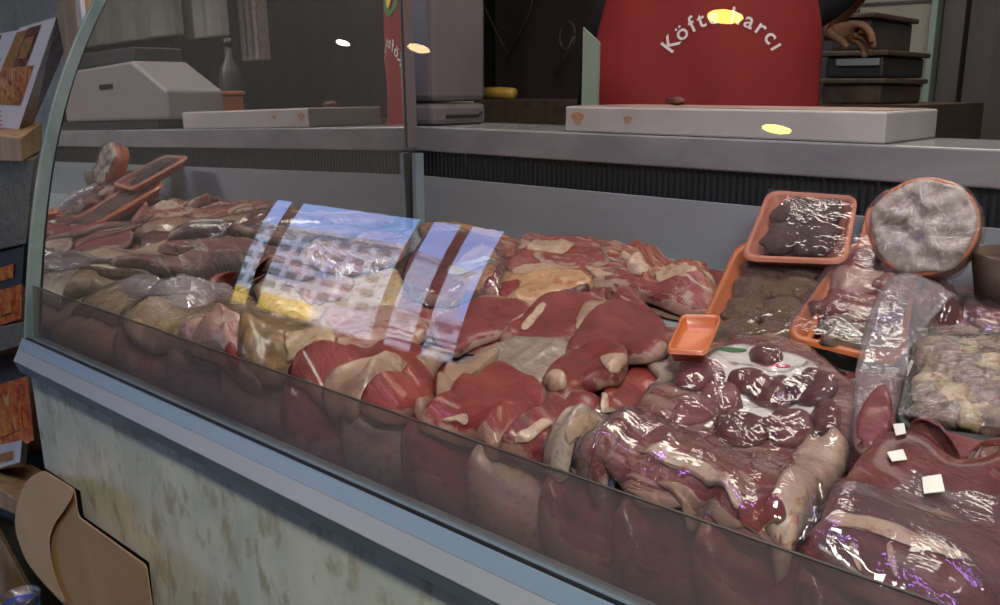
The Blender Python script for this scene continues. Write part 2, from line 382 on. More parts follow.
M['food_d'] = food_mat('printed dark picture', [(.02, .01, .008), (.10, .03, .015), (.25, .07, .02), (.3, .15, .05)], 20)
M['beef1'] = beef('red beef', (.26, .036, .030), (.13, .013, .012), vein=.12, rim=.5)
M['beef2'] = beef('bright beef', (.30, .040, .032), (.16, .015, .013), vein=.18, rot=.8, rim=.6)
M['beef3'] = beef('beef cut across', (.27, .044, .040), (.14, .016, .016), vein=.1, rot=2., rim=.7, streak=6)
M['beef_dark'] = beef('dark beef', (.16, .022, .022), (.075, .010, .012), fat=(.42, .24, .17), vein=.25, rot=.4, rim=.3, rough=.3)
M['beef_marb'] = beef('streaky flank', (.24, .034, .032), (.12, .012, .013), fat=(.42, .25, .19), fatamt=.35, vein=.8, rot=-.7, rim=.5, sc=.8)
M['rib'] = beef('fatty rib meat', (.36, .085, .055), (.20, .035, .028), fat=(.52, .36, .25), fatamt=.42, vein=.8, rot=.5, rim=.9, rough=.42)
M['shank'] = beef('shank with sinew', (.34, .07, .055), (.19, .03, .026), fat=(.48, .32, .24), fatamt=.30, vein=.6, rot=.2, rim=.6)
M['fat'] = mottled('pale fat', (0.418, 0.279, 0.192), (0.504, 0.377, 0.274), (0.374, 0.168, 0.109), sc=57, rough=.4, coat=.2, fine=150, lo=.3, hi=.7)
M['fat_orange'] = mottled('yellow fat', (0.432, 0.237, 0.109), (0.490, 0.307, 0.178), (0.360, 0.084, 0.048), sc=46, rough=.4, coat=.2, fine=90)
M['membrane'] = mottled('silvery membrane', (0.245, 0.182, 0.137), (0.389, 0.293, 0.226), (0.158, 0.133, 0.116), sc=36, rough=.35, coat=.3, stretch=(1, 3, 1), bstr=.5, fine=138)
M['tan'] = mottled('tan membrane', (0.288, 0.175, 0.116), (0.396, 0.258, 0.178), (0.216, 0.140, 0.103), sc=31, rough=.4, coat=.2)
M['pale_meat'] = mottled('pale chicken skin', (.42, .30, .17), (.54, .42, .26), (.36, .17, .10), sc=28, rough=.34, coat=.3, bstr=.5, fine=110)
M['pale_pink'] = mottled('pale pink meat', (0.396, 0.210, 0.157), (0.446, 0.314, 0.246), (0.288, 0.070, 0.055), sc=41, rough=.35, coat=.4)
M['offal'] = mottled('grey offal', (0.158, 0.119, 0.096), (0.302, 0.230, 0.178), (0.259, 0.112, 0.082), sc=36, rough=.4, coat=.3, fine=90)
M['glossy_tan'] = mottled('glossy brown skin', (0.115, 0.063, 0.027), (0.302, 0.196, 0.096), sc=52, rough=.3, coat=.4, bstr=.6, fine=180)
M['patty'] = mottled('raw patty', (.10, .052, .030), (.20, .11, .062), (.30, .19, .11), sc=100, rough=.42, bstr=1., bdist=.006, fine=420)
M['patty_dark'] = mottled('dark raw patty', (.05, .024, .020), (.10, .05, .042), sc=100, rough=.42, bstr=1., bdist=.006, fine=420)
M['chunk'] = mottled('diced meat', (0.144, 0.070, 0.051), (0.245, 0.154, 0.109), (0.346, 0.251, 0.178), sc=57, rough=.35, coat=.3, fine=150)
M['slice'] = beef('round slice', (.24, .05, .055), (.15, .028, .032), fat=(.45, .26, .22), vein=.2, rim=1.0)
M['film'] = film('clear wrap', haze=.06, bsc=9, bstr=.35); M['film_milky'] = film('milky plastic bag', haze=.38, gloss=.3, bsc=9, bstr=.5, hazecol=(.50, .43, .46))
M['film_gold'] = film('crinkled wrap', tint=(.95, .92, .85), haze=.06, gloss=.6, rough=.12, bsc=20, bstr=.6, hazecol=(.6, .5, .38))
M['film_dish'] = film('dish wrap', haze=.07, gloss=.2, rough=.08, bsc=30, bstr=.55, hazecol=(.6, .53, .46)); M['dish_meat'] = mottled('pale sliced meat', (.22, .17, .13), (.42, .36, .30), (.50, .44, .38), sc=55, rough=.4, fine=150)
M['film_pack'] = film('tight wrap', haze=.03, gloss=.28, rough=.06, bsc=7, bstr=.3)
M['wallw'] = plain('white render', (.80, .80, .76), .8, var=.03); M['yellow_awning'] = plain('yellow awning', (.85, .55, .05), .7)
M['win_dark'] = plain('dark window', (.05, .08, .10), .3); M['roof_grey'] = plain('grey roof', (.55, .57, .56), .7)

# ================================================================ the room
def struct(name, mb, mat, **k): o = mb.build(name, mat, None, **k); o['kind'] = 'structure'; return o
struct('floor', MB().box((-7.5, -2.9, -.05), (3.2, 3.3, 0)), M['floor'])
struct('ceiling', MB().box((-7.5, -2.6, 2.62), (3.2, 3.3, 2.72)), M['ceiling'])
struct('wall_back', MB().box((-7.5, 3.15, 0), (3.2, 3.3, 2.62)), M['dark_wall'])
struct('wall_right', MB().box((3.05, -2.6, 0), (3.2, 3.15, 2.62)), M['dark_wall'])
struct('wall_left', MB().box((-7.5, -2.6, 0), (-7.35, 3.15, 2.62)), M['column'])
# shop front: four openings between dark posts, low wall below, deep lintel above
wf = MB().box((-7.35, -2.52, 0), (3.05, -2.5, z_(-.31))).box((-7.35, -2.52, z_(.98)), (3.05, -2.5, 2.62)).box((-7.35, -2.52, z_(-.31)), (-5.34, -2.5, z_(.98))).box((-3.21, -2.52, z_(-.31)), (3.05, -2.5, z_(.98)))
for a, b in ((-5.14, -5.04), (-3.87, -3.77), (-3.535, -3.465)): wf.box((a, -2.52, z_(-.31)), (b, -2.5, z_(.98)))
struct('wall_front', wf, M['column'])
struct('trim_1', MB().box((-5.34, -2.63, z_(-.34)), (-3.21, -2.46, z_(-.31))), M['column'], bevel=.005)
struct('ground', MB().box((-110, -120, -.3), (60, -2.61, -.06)), M['floor'])
# buildings across the street (seen mirrored in the curved glass)
def building(name, x0, x1, y, z1, rows, cols, label, mat, sign=None, wz=None):
    t = tag(empty(name, ((x0+x1)/2, y, -.06)), label, 'building')
    w = MB().box((x0, y-8, -.06), (x1, y, z1)); w.build('wall', mat, t)
    MB().box((x0-.2, y-8, z1), (x1+.2, y+.5, z1+.55)).build('roof', M['roof_grey'], t)
    dz = (z1-2.4)/rows
    for r in range(rows):
        for c in range(cols):
            xx = x0+(c+.5)*(x1-x0)/cols; wn = MB()
            wn.box((xx-.36*(x1-x0)/cols*.9, y, 2.4+dz*(r+.22)), (xx+.32*(x1-x0)/cols*.9, y+.05, 2.4+dz*(r+.74)))
            wn.build('window', M['win_dark'], t)
    if sign: MB().box(*sign).build('awning', M['yellow_awning'], t)
    return t
building('white_building', -63.5, -46.0, -40, 11.2, 5, 8, 'white apartment block with rows of square windows across the street', M['wallw'], ((-64, -40, .0), (-52.5, -38.8, 2.0)))
b2 = building('low_building', -45.8, -28, -40, 3.6, 1, 9, 'low white building with banded front beside the apartment block', M['wallw'])
for k in range(3): MB().box((-45.8, -40, .6+k*.55), (-28, -39.9, .78+k*.55)).build('dark_band', M['win_dark'], b2)

# ================================================================ the display case
YF, SILL = .45, -.339
case = tag(empty('display_case', (-.3, .8, 0)), 'refrigerated butcher display case with curved glass front and stone patterned body', 'display case')
XR = .70
body = MB()
body.prism_x([(.452, z_(-.3805)), (.455, z_(-.527)), (1.2, z_(-.527)), (1.2, z_(-.3805))], -1.28, XR)
body.prism_x([(.455, z_(-.527)), (.4555, z_(-.564)), (1.2, z_(-.564)), (1.2, z_(-.527))], -1.165, XR)
body.prism_x([(.4555, z_(-.564)), (.456, .0), (1.2, .0), (1.2, z_(-.564))], -.985, XR)
body.build('body', M['laminate'], case)
MB().prism_x([(.448, z_(-.335)), (.442, z_(-.348)), (.47, z_(-.348)), (.47, z_(-.335))], -1.285, XR).build('upper_rail', M['blue_rail'], case)
MB().prism_x([(.442, z_(-.3484)), (.434, z_(-.3635)), (.47, z_(-.3635)), (.47, z_(-.3484))], -1.285, XR).build('lower_rail', M['grey_rail'], case)
MB().prism_x([(.434, z_(-.3639)), (.440, z_(-.380)), (.47, z_(-.380)), (.47, z_(-.3639))], -1.285, XR).build('rail_lip', M['dark_rail'], case)
MB().box((-1.278, .4505, z_(-.338)), (XR, .4535, z_(-.333))).build('seal', M['black'], case)
# deck and steel back
MB().prism_x([(.466, deck_z(.466)-.002), (.466, deck_z(.466)-.012), (1.19, deck_z(1.19)-.012), (1.19, deck_z(1.19)-.002)], -1.276, XR).build('deck', M['steel'], case)
MB().box((-1.279, 1.19, z_(-.40)), (XR, 1.198, z_(-.164))).build('back_panel', M['steel'], case)
MB().box((-1.279, 1.21, z_(-.20)), (XR, 1.24, z_(-.118))).build('vent', M['vent'], case)
# glass
KG = (.15473, -.00648, .78687)
def gy_(z): u = z-SILL; return YF+KG[0]*u+KG[1]*u*u+KG[2]*u**3
zs = list(np.linspace(SILL+.004, .135, 34)); prof = [(gy_(z), z) for z in zs]
y, z = prof[-1]; an = math.atan2(1, KG[0]+2*KG[1]*(z-SILL)+3*KG[2]*(z-SILL)**2)
for k in range(26):
    an -= .042; y += .017*math.cos(max(an, .08)); z += .017*math.sin(max(an, .08)); prof.append((y, z))
prof = [(y, z_(z)) for y, z in prof]
V = []; Fc = []; xs = np.linspace(-1.279, XR, 2)
for x in xs: V += [(x, y, z) for y, z in prof]
n = len(prof)
for i in range(n-1): Fc.append((i, n+i, n+i+1, i+1))
mesh_obj('curved_glass', V, Fc, M['glass'], case)
ep = [(y-.0005, z) for y, z in prof]+[(y+.0125, z+.001) for y, z in prof[::-1]]
e = MB(); m_ = len(prof)
for i in range(m_-1):
    a, b = prof[i], prof[i+1]
    e.hexa([(-1.284, a[0]-.001, a[1]), (-1.284, a[0]+.017, a[1]+.002), (-1.284, b[0]+.017, b[1]+.002), (-1.284, b[0]-.001, b[1])], [(-1.2795, a[0]-.001, a[1]), (-1.2795, a[0]+.017, a[1]+.002), (-1.2795, b[0]+.017, b[1]+.002), (-1.2795, b[0]-.001, b[1])])
e.build('glass_edge', M['edge'], case)
MB().prism_x([(.4600, z_(-.337)), (.4668, z_(-.2635)), (.4690, z_(-.2635)), (.4622, z_(-.337))], -1.276, XR).build('splash_guard', M['band'], case)
MB().prism_x([(.4668, z_(-.2635)), (.4667, z_(-.2624)), (.4691, z_(-.2624)), (.4690, z_(-.2635))], -1.276, XR).build('guard_edge', M['brown_panel'], case)
# mirrored end wall
def mx(y, z): return MO[0]-((y-MO[1])*MN[1]+(z-MO[2])*MN[2])/MN[0]
outl = [(y+.019, z) for y, z in prof if z < z_(.30)]
outl = [(.47, z_(-.335))]+outl+[(1.19, outl[-1][1]), (1.19, z_(-.335))]
a = [(mx(y, z), y, z) for y, z in outl]; b = [(mx(y, z)-.006, y, z) for y, z in outl]; n = len(outl)
MB().add(a+b, [tuple(range(n)), tuple(range(n, 2*n))[::-1]]+[(i, (i+1) % n, n+(i+1) % n, n+i) for i in range(n)]).build('mirror', M['mirror'], case)
MB().hexa([(mx(1.166, z_(-.16))+.001, 1.166, z_(-.11)), (mx(1.19, z_(-.16))+.001, 1.19, z_(-.11)), (mx(1.19, z_(.5))+.001, 1.19, z_(.5)), (mx(1.166, z_(.5))+.001, 1.166, z_(.5))],
          [(mx(1.166, z_(-.16))+.004, 1.166, z_(-.11)), (mx(1.19, z_(-.16))+.004, 1.19, z_(-.11)), (mx(1.19, z_(.5))+.004, 1.19, z_(.5)), (mx(1.166, z_(.5))+.004, 1.166, z_(.5))]).build('mirror_frame', M['white_metal'], case)
MB().box((-1.272, 1.168, z_(-.36)), (-1.262, 1.189, z_(-.12))).build('corner_post', M['dark_rail'], case)

# ================================================================ worktop and what stands on it
tag(MB().box((-1.62, 1.2, z_(-.118)), (1.5, 1.425, z_(-.071))).build('marble_worktop', M['marble'], None, bevel=.003), 'long white marble worktop running behind the display case', 'worktop')
st = MB().box((-1.6, 1.26, 0), (1.48, 1.39, z_(-.1185)))
tag(st.build('worktop_support', M['brown_panel'], None), 'plain brown base cabinet carrying the marble worktop', 'cabinet')
def board(name, x0, x1, y0, y1, label, zz=-.0705, th=.041, skew=0.):
    t = tag(empty(name, ((x0+x1)/2, (y0+y1)/2, z_(zz))), label, 'cutting board')
    MB().add([(x0, y0, z_(zz)), (x1, y0, z_(zz)), (x1+skew, y1, z_(zz)), (x0+skew, y1, z_(zz)), (x0, y0, z_(zz+th)), (x1, y0, z_(zz+th)), (x1+skew, y1, z_(zz+th)), (x0+skew, y1, z_(zz+th))],
             [(0, 3, 2, 1), (4, 5, 6, 7), (0, 1, 5, 4), (1, 2, 6, 5), (2, 3, 7, 6), (3, 0, 4, 7)]).build('slab', M['board_white'], t, bevel=.003)
    d = .008
    MB().add([(x0+d, y0+d, z_(zz+th+.0003)), (x1-d, y0+d, z_(zz+th+.0003)), (x1+skew-d, y1-d, z_(zz+th+.0003)), (x0+skew+d, y1-d, z_(zz+th+.0003)),
              (x0+d, y0+d, z_(zz+th+.0012)), (x1-d, y0+d, z_(zz+th+.0012)), (x1+skew-d, y1-d, z_(zz+th+.0012)), (x0+skew+d, y1-d, z_(zz+th+.0012))],
             [(0, 3, 2, 1), (4, 5, 6, 7), (0, 1, 5, 4), (1, 2, 6, 5), (2, 3, 7, 6), (3, 0, 4, 7)]).build('work_surface', M['board_top'], t)
    # burnt stains on the front face
    for sx in (.05, .24):
        if x0+sx*(x1-x0) < x1: 
            s = MB(); cx = x0+sx*(x1-x0); rr = .012 if sx < .1 else .007
            s.add([(cx+rr*math.cos(w)*(1+.3*math.sin(3*w)), y0-.0006, z_(zz+th*.55)+rr*.8*math.sin(w)) for w in np.linspace(0, 6.28, 17)[:-1]], [tuple(range(16))]).build('stain', M['fat_orange'], t)
    return t
board('cutting_board', -.937, -.417, 1.206, 1.415, 'thick white cutting board with worn top in front of the red apron')
def ico(name, c, r, mat, parent=None, sc=(1, 1, 1), rough=.25, fr=30., seg=18):
    vs = []; fs = []; sd = random.random()*50
    for i in range(1, seg):
        th = math.pi*i/seg
        for k in range(seg*2):
            ph = math.pi*k/seg; p = Vector((math.sin(th)*math.cos(ph), math.sin(th)*math.sin(ph), math.cos(th)))
            p = p*(1+rough*noise.noise(p*1.6+Vector((sd, 0, 0)))+.3*rough*noise.noise(p*5+Vector((sd, 0, 0))))
            vs.append((c[0]+p.x*r*sc[0], c[1]+p.y*r*sc[1], c[2]+p.z*r*sc[2]))
    w = seg*2
    for i in range(seg-2):
        for k in range(w): fs.append((i*w+k, (i+1)*w+k, (i+1)*w+(k+1) % w, i*w+(k+1) % w))
    vs += [(c[0], c[1], c[2]+r*sc[2]), (c[0], c[1], c[2]-r*sc[2])]
    for k in range(w): fs.append((len(vs)-2, k, (k+1) % w)); fs.append((len(vs)-1, (seg-2)*w+(k+1) % w, (seg-2)*w+k))
    return mesh_obj(name, vs, fs, mat, parent)
p = onY(676, 98, 1.36)
tag(ico('meat_scrap', (p[0], 1.36, z_(-.0288)+.008), .013, M['beef_dark'], None, (1.4, 1, .62)), 'small dark red meat scrap on the worn cutting board', 'meat scrap')
# scale beside the board, out of frame to the right, seen in the mirrored wall
sc_ = tag(empty('weighing_scale', (.05, 1.36, z_(-.071))), 'grey counter scale with sloping cream housing, seen in the mirrored wall', 'scale')
MB().prism_y([(-.275, z_(-.045)), (.30, z_(-.045)), (.30, z_(.105)), (-.10, z_(.115)), (-.275, z_(.03))], 1.25, 1.42).build('housing', M['cream'], sc_, bevel=.008)
MB().box((-.20, 1.26, z_(-.0695)), (.40, 1.41, z_(-.0455))).build('base', M['dark_plastic'], sc_, bevel=.004)
MB().box((-.08, 1.27, z_(.1155)), (.42, 1.42, z_(.155))).build('display_bar', M['dark_plastic'], sc_, bevel=.004)
MB().box((.305, 1.26, z_(-.045)), (.37, 1.42, z_(.115))).build('column', M['cream'], sc_, bevel=.005)
MB().box((.02, 1.2475, z_(.045)), (.10, 1.2498, z_(.058))).build('grip_slot', M['black'], sc_)
MB().box((.28, 1.268, z_(.122)), (.30, 1.2695, z_(.15))).build('badge', M['white_plastic'], sc_)
def tub(name, c, s, label, grp=None):
    x, y, z = c; t = tag(empty(name, c), label, 'tub', grp)
    MB().prism_y([(x-s[0]*.45, z+.0005), (x+s[0]*.45, z+.0005), (x+s[0]*.5, z+s[2]*.85), (x-s[0]*.5, z+s[2]*.85)], y-s[1]/2, y+s[1]/2).build('bin', M['orange_dark'], t, bevel=.006)
    MB().box((x-s[0]*.54, y-s[1]*.54, z+s[2]*.85+.0005), (x+s[0]*.54, y+s[1]*.54, z+s[2])).build('lid', M['orange_dark'], t, bevel=.004); return t
tub('plastic_tub', (-.148, 1.49, z_(-.0595)), (.09, .10, .09), 'square burnt orange plastic tub beside the grey scale')
# end cabinet on the worktop
cab = tag(empty('metal_cabinet', (-1.40, 1.40, z_(-.071))), 'pale mauve grey metal cabinet on the worktop end by the mirrored wall', 'cabinet')
MB().box((-1.60, 1.215, z_(-.070)), (-1.262, 1.365, z_(-.0285))).build('base', M['white_metal'], cab, bevel=.01)
MB().box((-1.60, 1.215, z_(-.026)), (-1.262, 1.365, z_(.55))).build('housing', M['white_metal'], cab, bevel=.012)
MB().tube([(-1.2605, 1.25, z_(-.053)), (-1.2605, 1.34, z_(-.053)), (-1.2605, 1.35, z_(-.047))], .003, 8).build('latch', M['black'], cab)
tag(MB().prism_y([(-1.055, z_(-.0705)), (-1.018, z_(-.0705)), (-1.018, z_(.082)), (-1.055, z_(.110))], 1.408, 1.413).build('acrylic_panel', M['glass_green'], None), 'pale green upright acrylic panel left of the butcher', 'panel')
def mirpt(x, y, Y):
    d = ray(x, y); t = np.dot(MO-EYE, MN)/np.dot(d, MN); p = EYE+d*t; d2 = d-2*np.dot(d, MN)*MN
    return p+d2*((Y-p[1])/d2[1])
# ================================================================ behind the worktop
# back wall panels
a, b = onY(856, 50, 3.1)[0], onY(931, 50, 3.1)[0]
bp = MB().box((a, 3.10, 0), (b, 3.149, 2.6)); struct('trim_2', bp, M['beige_panel'])
c = onY(962, 50, 3.1)[0]
struct('trim_3', MB().box((b+.03, 3.09, 0), (c, 3.149, 2.6)), M['brown_panel']); struct('trim_4', MB().box((c+.01, 3.11, 0), (2.9, 3.149, 2.6)), M['brown_panel'])
struct('trim_5', MB().box((b+.004, 3.05, 0), (b+.022, 3.149, 2.6)), M['glass_green'])
zl = onY(890, 84, 3.1)[2]; struct('trim_6', MB().box((a, 3.094, zl-.004), (b, 3.0995, zl+.004)), M['brown_panel'])
zl = onY(890, 3, 3.1)[2]; struct('trim_7', MB().box((a, 3.094, zl-.004), (b, 3.0995, zl+.004)), M['brown_panel'])
def box_px(name, x0, x1, y0, y1, Y, d, mat, label, cat, floor=False, bevel=.006, group=None):
    p = onY(x0, y1, Y); q = onY(x1, y0, Y); r = onY(x1, y1, Y)
    return tag(MB().box((p[0], Y, p[2] if not floor else 0), (r[0], Y+d, q[2])).build(name, mat, None, bevel=bevel), label, cat, group)
# back counter with stacked gear right of the butcher
bc = onY(820, 104, 2.3)[2]
tag(MB().box((-2.9, 2.28, 0), (-.72, 2.85, bc)).build('back_counter', M['wood_dark'], None), 'dark brown back counter behind the butcher', 'counter')
def stack(name, x0, x1, ya, yb, label, cat, mat, extra=None):
    Y = 2.32; p = onY(x0, 60, Y)[0]; q = onY(x1, 60, Y)[0]; zt = onY(870, ya, Y)[2]; zb = onY(870, yb, Y)[2]
    t = tag(empty(name, ((p+q)/2, Y+.15, zb)), label, cat)
    MB().box((p, Y, zb+.001), (q, Y+.3, zt-.014)).build('body', mat, t, bevel=.006); MB().box((p-.012, Y-.012, zt-.0135), (q+.012, Y+.312, zt-.001)).build('rim', M['wood_dark'], t, bevel=.003)
    return t
zb0 = onY(870, 100, 2.32)[2]
stack('wooden_crate', 824, 884, 78, 104.5, 'dark brown wooden crate at the bottom of the stack right of the butcher', 'crate', M['wood_dark'])
t = stack('metal_drawer_unit', 826, 884, 50, 78, 'dark unit with a glinting metal slot in the middle of the stack', 'drawer unit', M['dark_plastic'])
p = onY(836, 66, 2.315); q = onY(880, 58, 2.315); MB().box((p[0], 2.312, p[2]), (q[0], 2.3195, q[2])).build('metal_strip', M['steel'], t, bevel=.001)
t = stack('storage_tin', 830, 868, 12, 50, 'dark grey box on top of the stack right of the butcher', 'box', M['brown_panel'])
MB().tube([onY(838, 12, 2.45), onY(848, 5, 2.45), onY(858, 12, 2.45)], .008, 8).build('handle', M['dark_plastic'], t)
# left of the butcher: yellow roll, dark cabinet with cables
tag(MB().box((-2.60, 2.86, 0), (-1.75, 3.09, 2.3)).build('tall_cabinet', M['dark_wall'], None, bevel=.01), 'tall dark brown cabinet against the back wall', 'cabinet')
p = onY(482, 93, 2.42); q = onY(514, 93, 2.42)
tag(MB().tube([(p[0], 2.42, bc+.022), ((p[0]+q[0])/2, 2.42, bc+.023), (q[0], 2.42, bc+.021)], [.020, .021, .019], 16).build('yellow_roll', M['yellow_box'], None, smooth=True), 'yellow roll lying on the back counter', 'roll')
tag(MB().tube([onY(479, -5, 2.8), onY(500, 40, 2.8), onY(509, 55, 2.8), onY(530, 10, 2.8), onY(534, -8, 2.8)], .004, 6).build('hanging_cable', M['brown_panel'], None, smooth=True), 'thin pale cable hanging in a loop in front of the dark cabinet', 'cable')
zc = onY(567, 36, 2.7); ring = [(zc[0]+.035*math.cos(w), 2.7, zc[2]+.05*math.sin(w)) for w in np.linspace(0, 6.28, 22)]
tag(MB().tube(ring+[(zc[0]-.01, 2.7, zc[2]-.07), (zc[0]-.05, 2.7, zc[2]-.14)], .005, 6).build('cable_coil', M['brown_panel'], None, smooth=True), 'coiled cable hanging left of the green acrylic panel', 'cable')
# what the mirrored wall shows from the far right of the shop
def hang(name, px0, px1, py0, py1, Y, mat, label, cat, d=.05, bevel=.01):
    a = mirpt(px0, py1, Y); b = mirpt(px1, py0, Y); x0, x1 = sorted((a[0], b[0]))
    m = MB(); n_ = 10; vs = []
    for k in range(n_+1):           # soft vertical folds
        x = x0+(x1-x0)*k/n_; vs.append((x, Y+.012*math.sin(k*2.1)))
    pr = vs+[(x, y+d) for x, y in vs[::-1]]; nn = len(pr)
    m.add([(x, y, min(a[2], b[2])) for x, y in pr]+[(x, y, z_(.615)) for x, y in pr], [tuple(range(nn))[::-1], tuple(range(nn, 2*nn))]+[(i, (i+1) % nn, nn+(i+1) % nn, nn+i) for i in range(nn)])
    return tag(m.build(name, mat, None, bevel=bevel), label, cat)
hang('pale_apron', 84, 168, -30, 48, 2.0, M['cloth_pale'], 'pale crumpled cloth hanging above the grey scale, seen in the mirrored wall', 'cloth')
hang('striped_towel', 176, 214, -30, 42, 2.1, M['cloth_pale'], 'narrow pale towel hanging beside the crumpled cloth, seen in the mirrored wall', 'towel')
hang('green_towel', 240, 254, -30, 62, 2.3, M['membrane'], 'thin olive strip of cloth hanging above the dark bottle', 'towel')
MB_rail = MB().tube([(-.6, 2.06, z_(.63)), (2.9, 2.06, z_(.63))], .012, 8).tube([(.0, 2.06, z_(.63)), (.0, 2.06, 2.619)], .008, 8).tube([(2.0, 2.06, z_(.63)), (2.0, 2.06, 2.619)], .008, 8)
tag(MB_rail.build('hanging_rail', M['steel'], None, smooth=True), 'steel rail the cloths hang from', 'rail')
b = mirpt(228, 105, 1.47); 
tag(MB().box((-.2, 1.43, z_(-.30)), (1.45, 2.1, z_(-.06))).box((-.18, 1.45, 0), (1.43, 2.08, z_(-.301))).build('side_counter', M['wood_dark'], None, bevel=.004), 'dark side counter behind the scale, seen in the mirrored wall', 'counter')
tub('plastic_tub', (float(mirpt(152, 45, 1.72)[0]), 1.72, z_(-.0595)), (.20, .16, .19), 'large burnt orange tub behind the scale')
tub('plastic_tub', (float(mirpt(186, 70, 1.66)[0]), 1.66, z_(-.0595)), (.10, .10, .13), 'narrow burnt orange tub behind the sloping end of the scale')
bx = float(mirpt(229, 60, 1.66)[0])
bt = tag(empty('bottle', (bx, 1.66, z_(-.0595))), 'dark glass bottle behind the square orange tub', 'bottle')
MB().lathe([(.03, 0), (.035, .01), (.035, .14), (.03, .17), (.013, .2), (.012, .235)], (bx, 1.66, z_(-.0595)), 24).build('bottle_body', M['dark_plastic'], bt, smooth=True)
MB().lathe([(.0145, .2355), (.0145, .262)], (bx, 1.66, z_(-.0595)), 16).build('cap', M['dark_plastic'], bt, smooth=True)

# ================================================================ the butcher
PC = np.array([-.942, 1.676, 0.]); PR = math.radians(27)
def pw(x, y, z): return (PC[0]+x*math.cos(PR)-y*math.sin(PR), PC[1]+x*math.sin(PR)+y*math.cos(PR), z)   # person's frame: -y is forward
per = tag(empty('person', (PC[0], PC[1], 0)), 'person in a black shirt and red apron with white lettering standing behind the cutting board', 'person')
def skin(name, nodes, edges, mat, parent, root=0, sub=2):
    me = bpy.data.meshes.new(name); me.from_pydata([pw(*n_[:3]) for n_ in nodes], edges, []); me.update()
    o = bpy.data.objects.new(name, me); C.objects.link(o); me.materials.append(mat)
    md = o.modifiers.new('skin', 'SKIN'); 
    for v, n_ in zip(me.skin_vertices[0].data, nodes): v.radius = (n_[3], n_[4] if len(n_) > 4 else n_[3]); v.use_root = False
    me.skin_vertices[0].data[root].use_root = True; md.use_smooth_shade = True
    s = o.modifiers.new('sub', 'SUBSURF'); s.levels = sub; s.render_levels = sub
    o.parent = parent; o.matrix_parent_inverse = Matrix.Translation(-parent.location); return o
HP = onY(832, 38, 2.05); hx, hy = HP[0]-PC[0], HP[1]-PC[1]
hl = (hx*math.cos(-PR)-hy*math.sin(-PR), hx*math.sin(-PR)+hy*math.cos(-PR), HP[2])      # the hand's place in the person's frame
B = [(0, 0, .98, .15, .11), (0, 0, 1.15, .135, .10), (0, 0, 1.32, .155, .11), (0, 0, 1.43, .13, .09), (0, 0, 1.52, .06, .055), (0, -.015, 1.60, .075, .085), (0, -.02, 1.68, .078, .09), (0, -.01, 1.74, .05, .06),
     (.18, .02, 1.43, .055), ((.18+hl[0]+.12)/2, (.02+hl[1]-.10)/2, 1.52, .048), (hl[0]+.12, hl[1]-.10, hl[2]+.22, .042), (hl[0]+.02, hl[1]-.02, hl[2]+.07, .030),
     (-.18, .03, 1.43, .055), (-.22, .11, 1.31, .048), (-.25, .19, 1.18, .042), (-.25, .12, 1.04, .034), (-.245, .06, .97, .028), (-.24, .035, .935, .024),
     (.095, 0, .90, .085), (.10, 0, .50, .055), (.10, .02, .09, .04), (.10, -.12, .035, .03), (-.095, 0, .90, .085), (-.10, 0, .50, .055), (-.10, .02, .09, .04), (-.10, -.12, .035, .03)]
# left arm raised at the elbow so the forearm comes forward to the hand on the stack
hd = hl
B += [(hd[0]-.02, hd[1]-.0, hd[2]+.02, .024), (hd[0]+.02, hd[1]-.01, hd[2]+.012, .024)]
nE = [(0, 1), (1, 2), (2, 3), (3, 4), (4, 5), (5, 6), (6, 7), (3, 8), (8, 9), (9, 10), (10, 11), (3, 12), (12, 13), (13, 14), (14, 15), (15, 16), (16, 17), (0, 18), (18, 19), (19, 20), (20, 21), (0, 22), (22, 23), (23, 24), (24, 25), (11, 26), (26, 27)]
# fingers of the left hand: curled down over the edge
base = len(B)
for k, (dz, ln) in enumerate(((.016, .9), (.006, 1.), (-.004, .95), (-.014, .78))):
    o0 = (hd[0]+.03, hd[1]-.012, hd[2]+.012+dz)
    B += [(o0[0]+.012, o0[1]+(k-1.5)*.012, o0[2], .0095), (o0[0]+.034*ln, o0[1]+(k-1.5)*.014, o0[2]-.004, .009), (o0[0]+.052*ln, o0[1]+(k-1.5)*.015, o0[2]-.022, .0085), (o0[0]+.056*ln, o0[1]+(k-1.5)*.015, o0[2]-.042, .0075)]
    i = base+4*k; nE += [(27, i), (i, i+1), (i+1, i+2), (i+2, i+3)]
i = len(B); B += [(hd[0]+.0, hd[1]-.032, hd[2]+.004, .010), (hd[0]+.018, hd[1]-.046, hd[2]-.010, .009), (hd[0]+.03, hd[1]-.05, hd[2]-.024, .008)]; nE += [(26, i), (i, i+1), (i+1, i+2)]
# fingers of the right hand, on the board side
base = len(B)
for k in range(4):
    x0, y0 = -.24, .02+(k-1.5)*.016
    B += [(x0, y0, .905, .009), (x0+.006, y0, .88, .0085), (x0+.016, y0, .862, .0075)]; i = base+3*k; nE += [(17, i), (i, i+1), (i+1, i+2)]
skin('body', B, nE, M['skin'], per, 1)
S_ = [(0, 0, .96, .17, .13), (0, 0, 1.15, .165, .125), (0, 0, 1.32, .18, .13), (0, 0, 1.45, .12, .10), (.18, .02, 1.43, .072), ((.18+hl[0]+.12)/2, (.02+hl[1]-.10)/2, 1.52, .062), (hl[0]+.12, hl[1]-.10, hl[2]+.22, .056), (hl[0]+.035, hl[1]-.03, hl[2]+.09, .043), (-.18, .03, 1.43, .072), (-.22, .11, 1.31, .062), (-.25, .19, 1.18, .056), (-.25, .13, 1.06, .048)]
skin('shirt', S_, [(0, 1), (1, 2), (2, 3), (3, 4), (4, 5), (5, 6), (6, 7), (3, 8), (8, 9), (9, 10), (10, 11)], M['shirt'], per, 1)
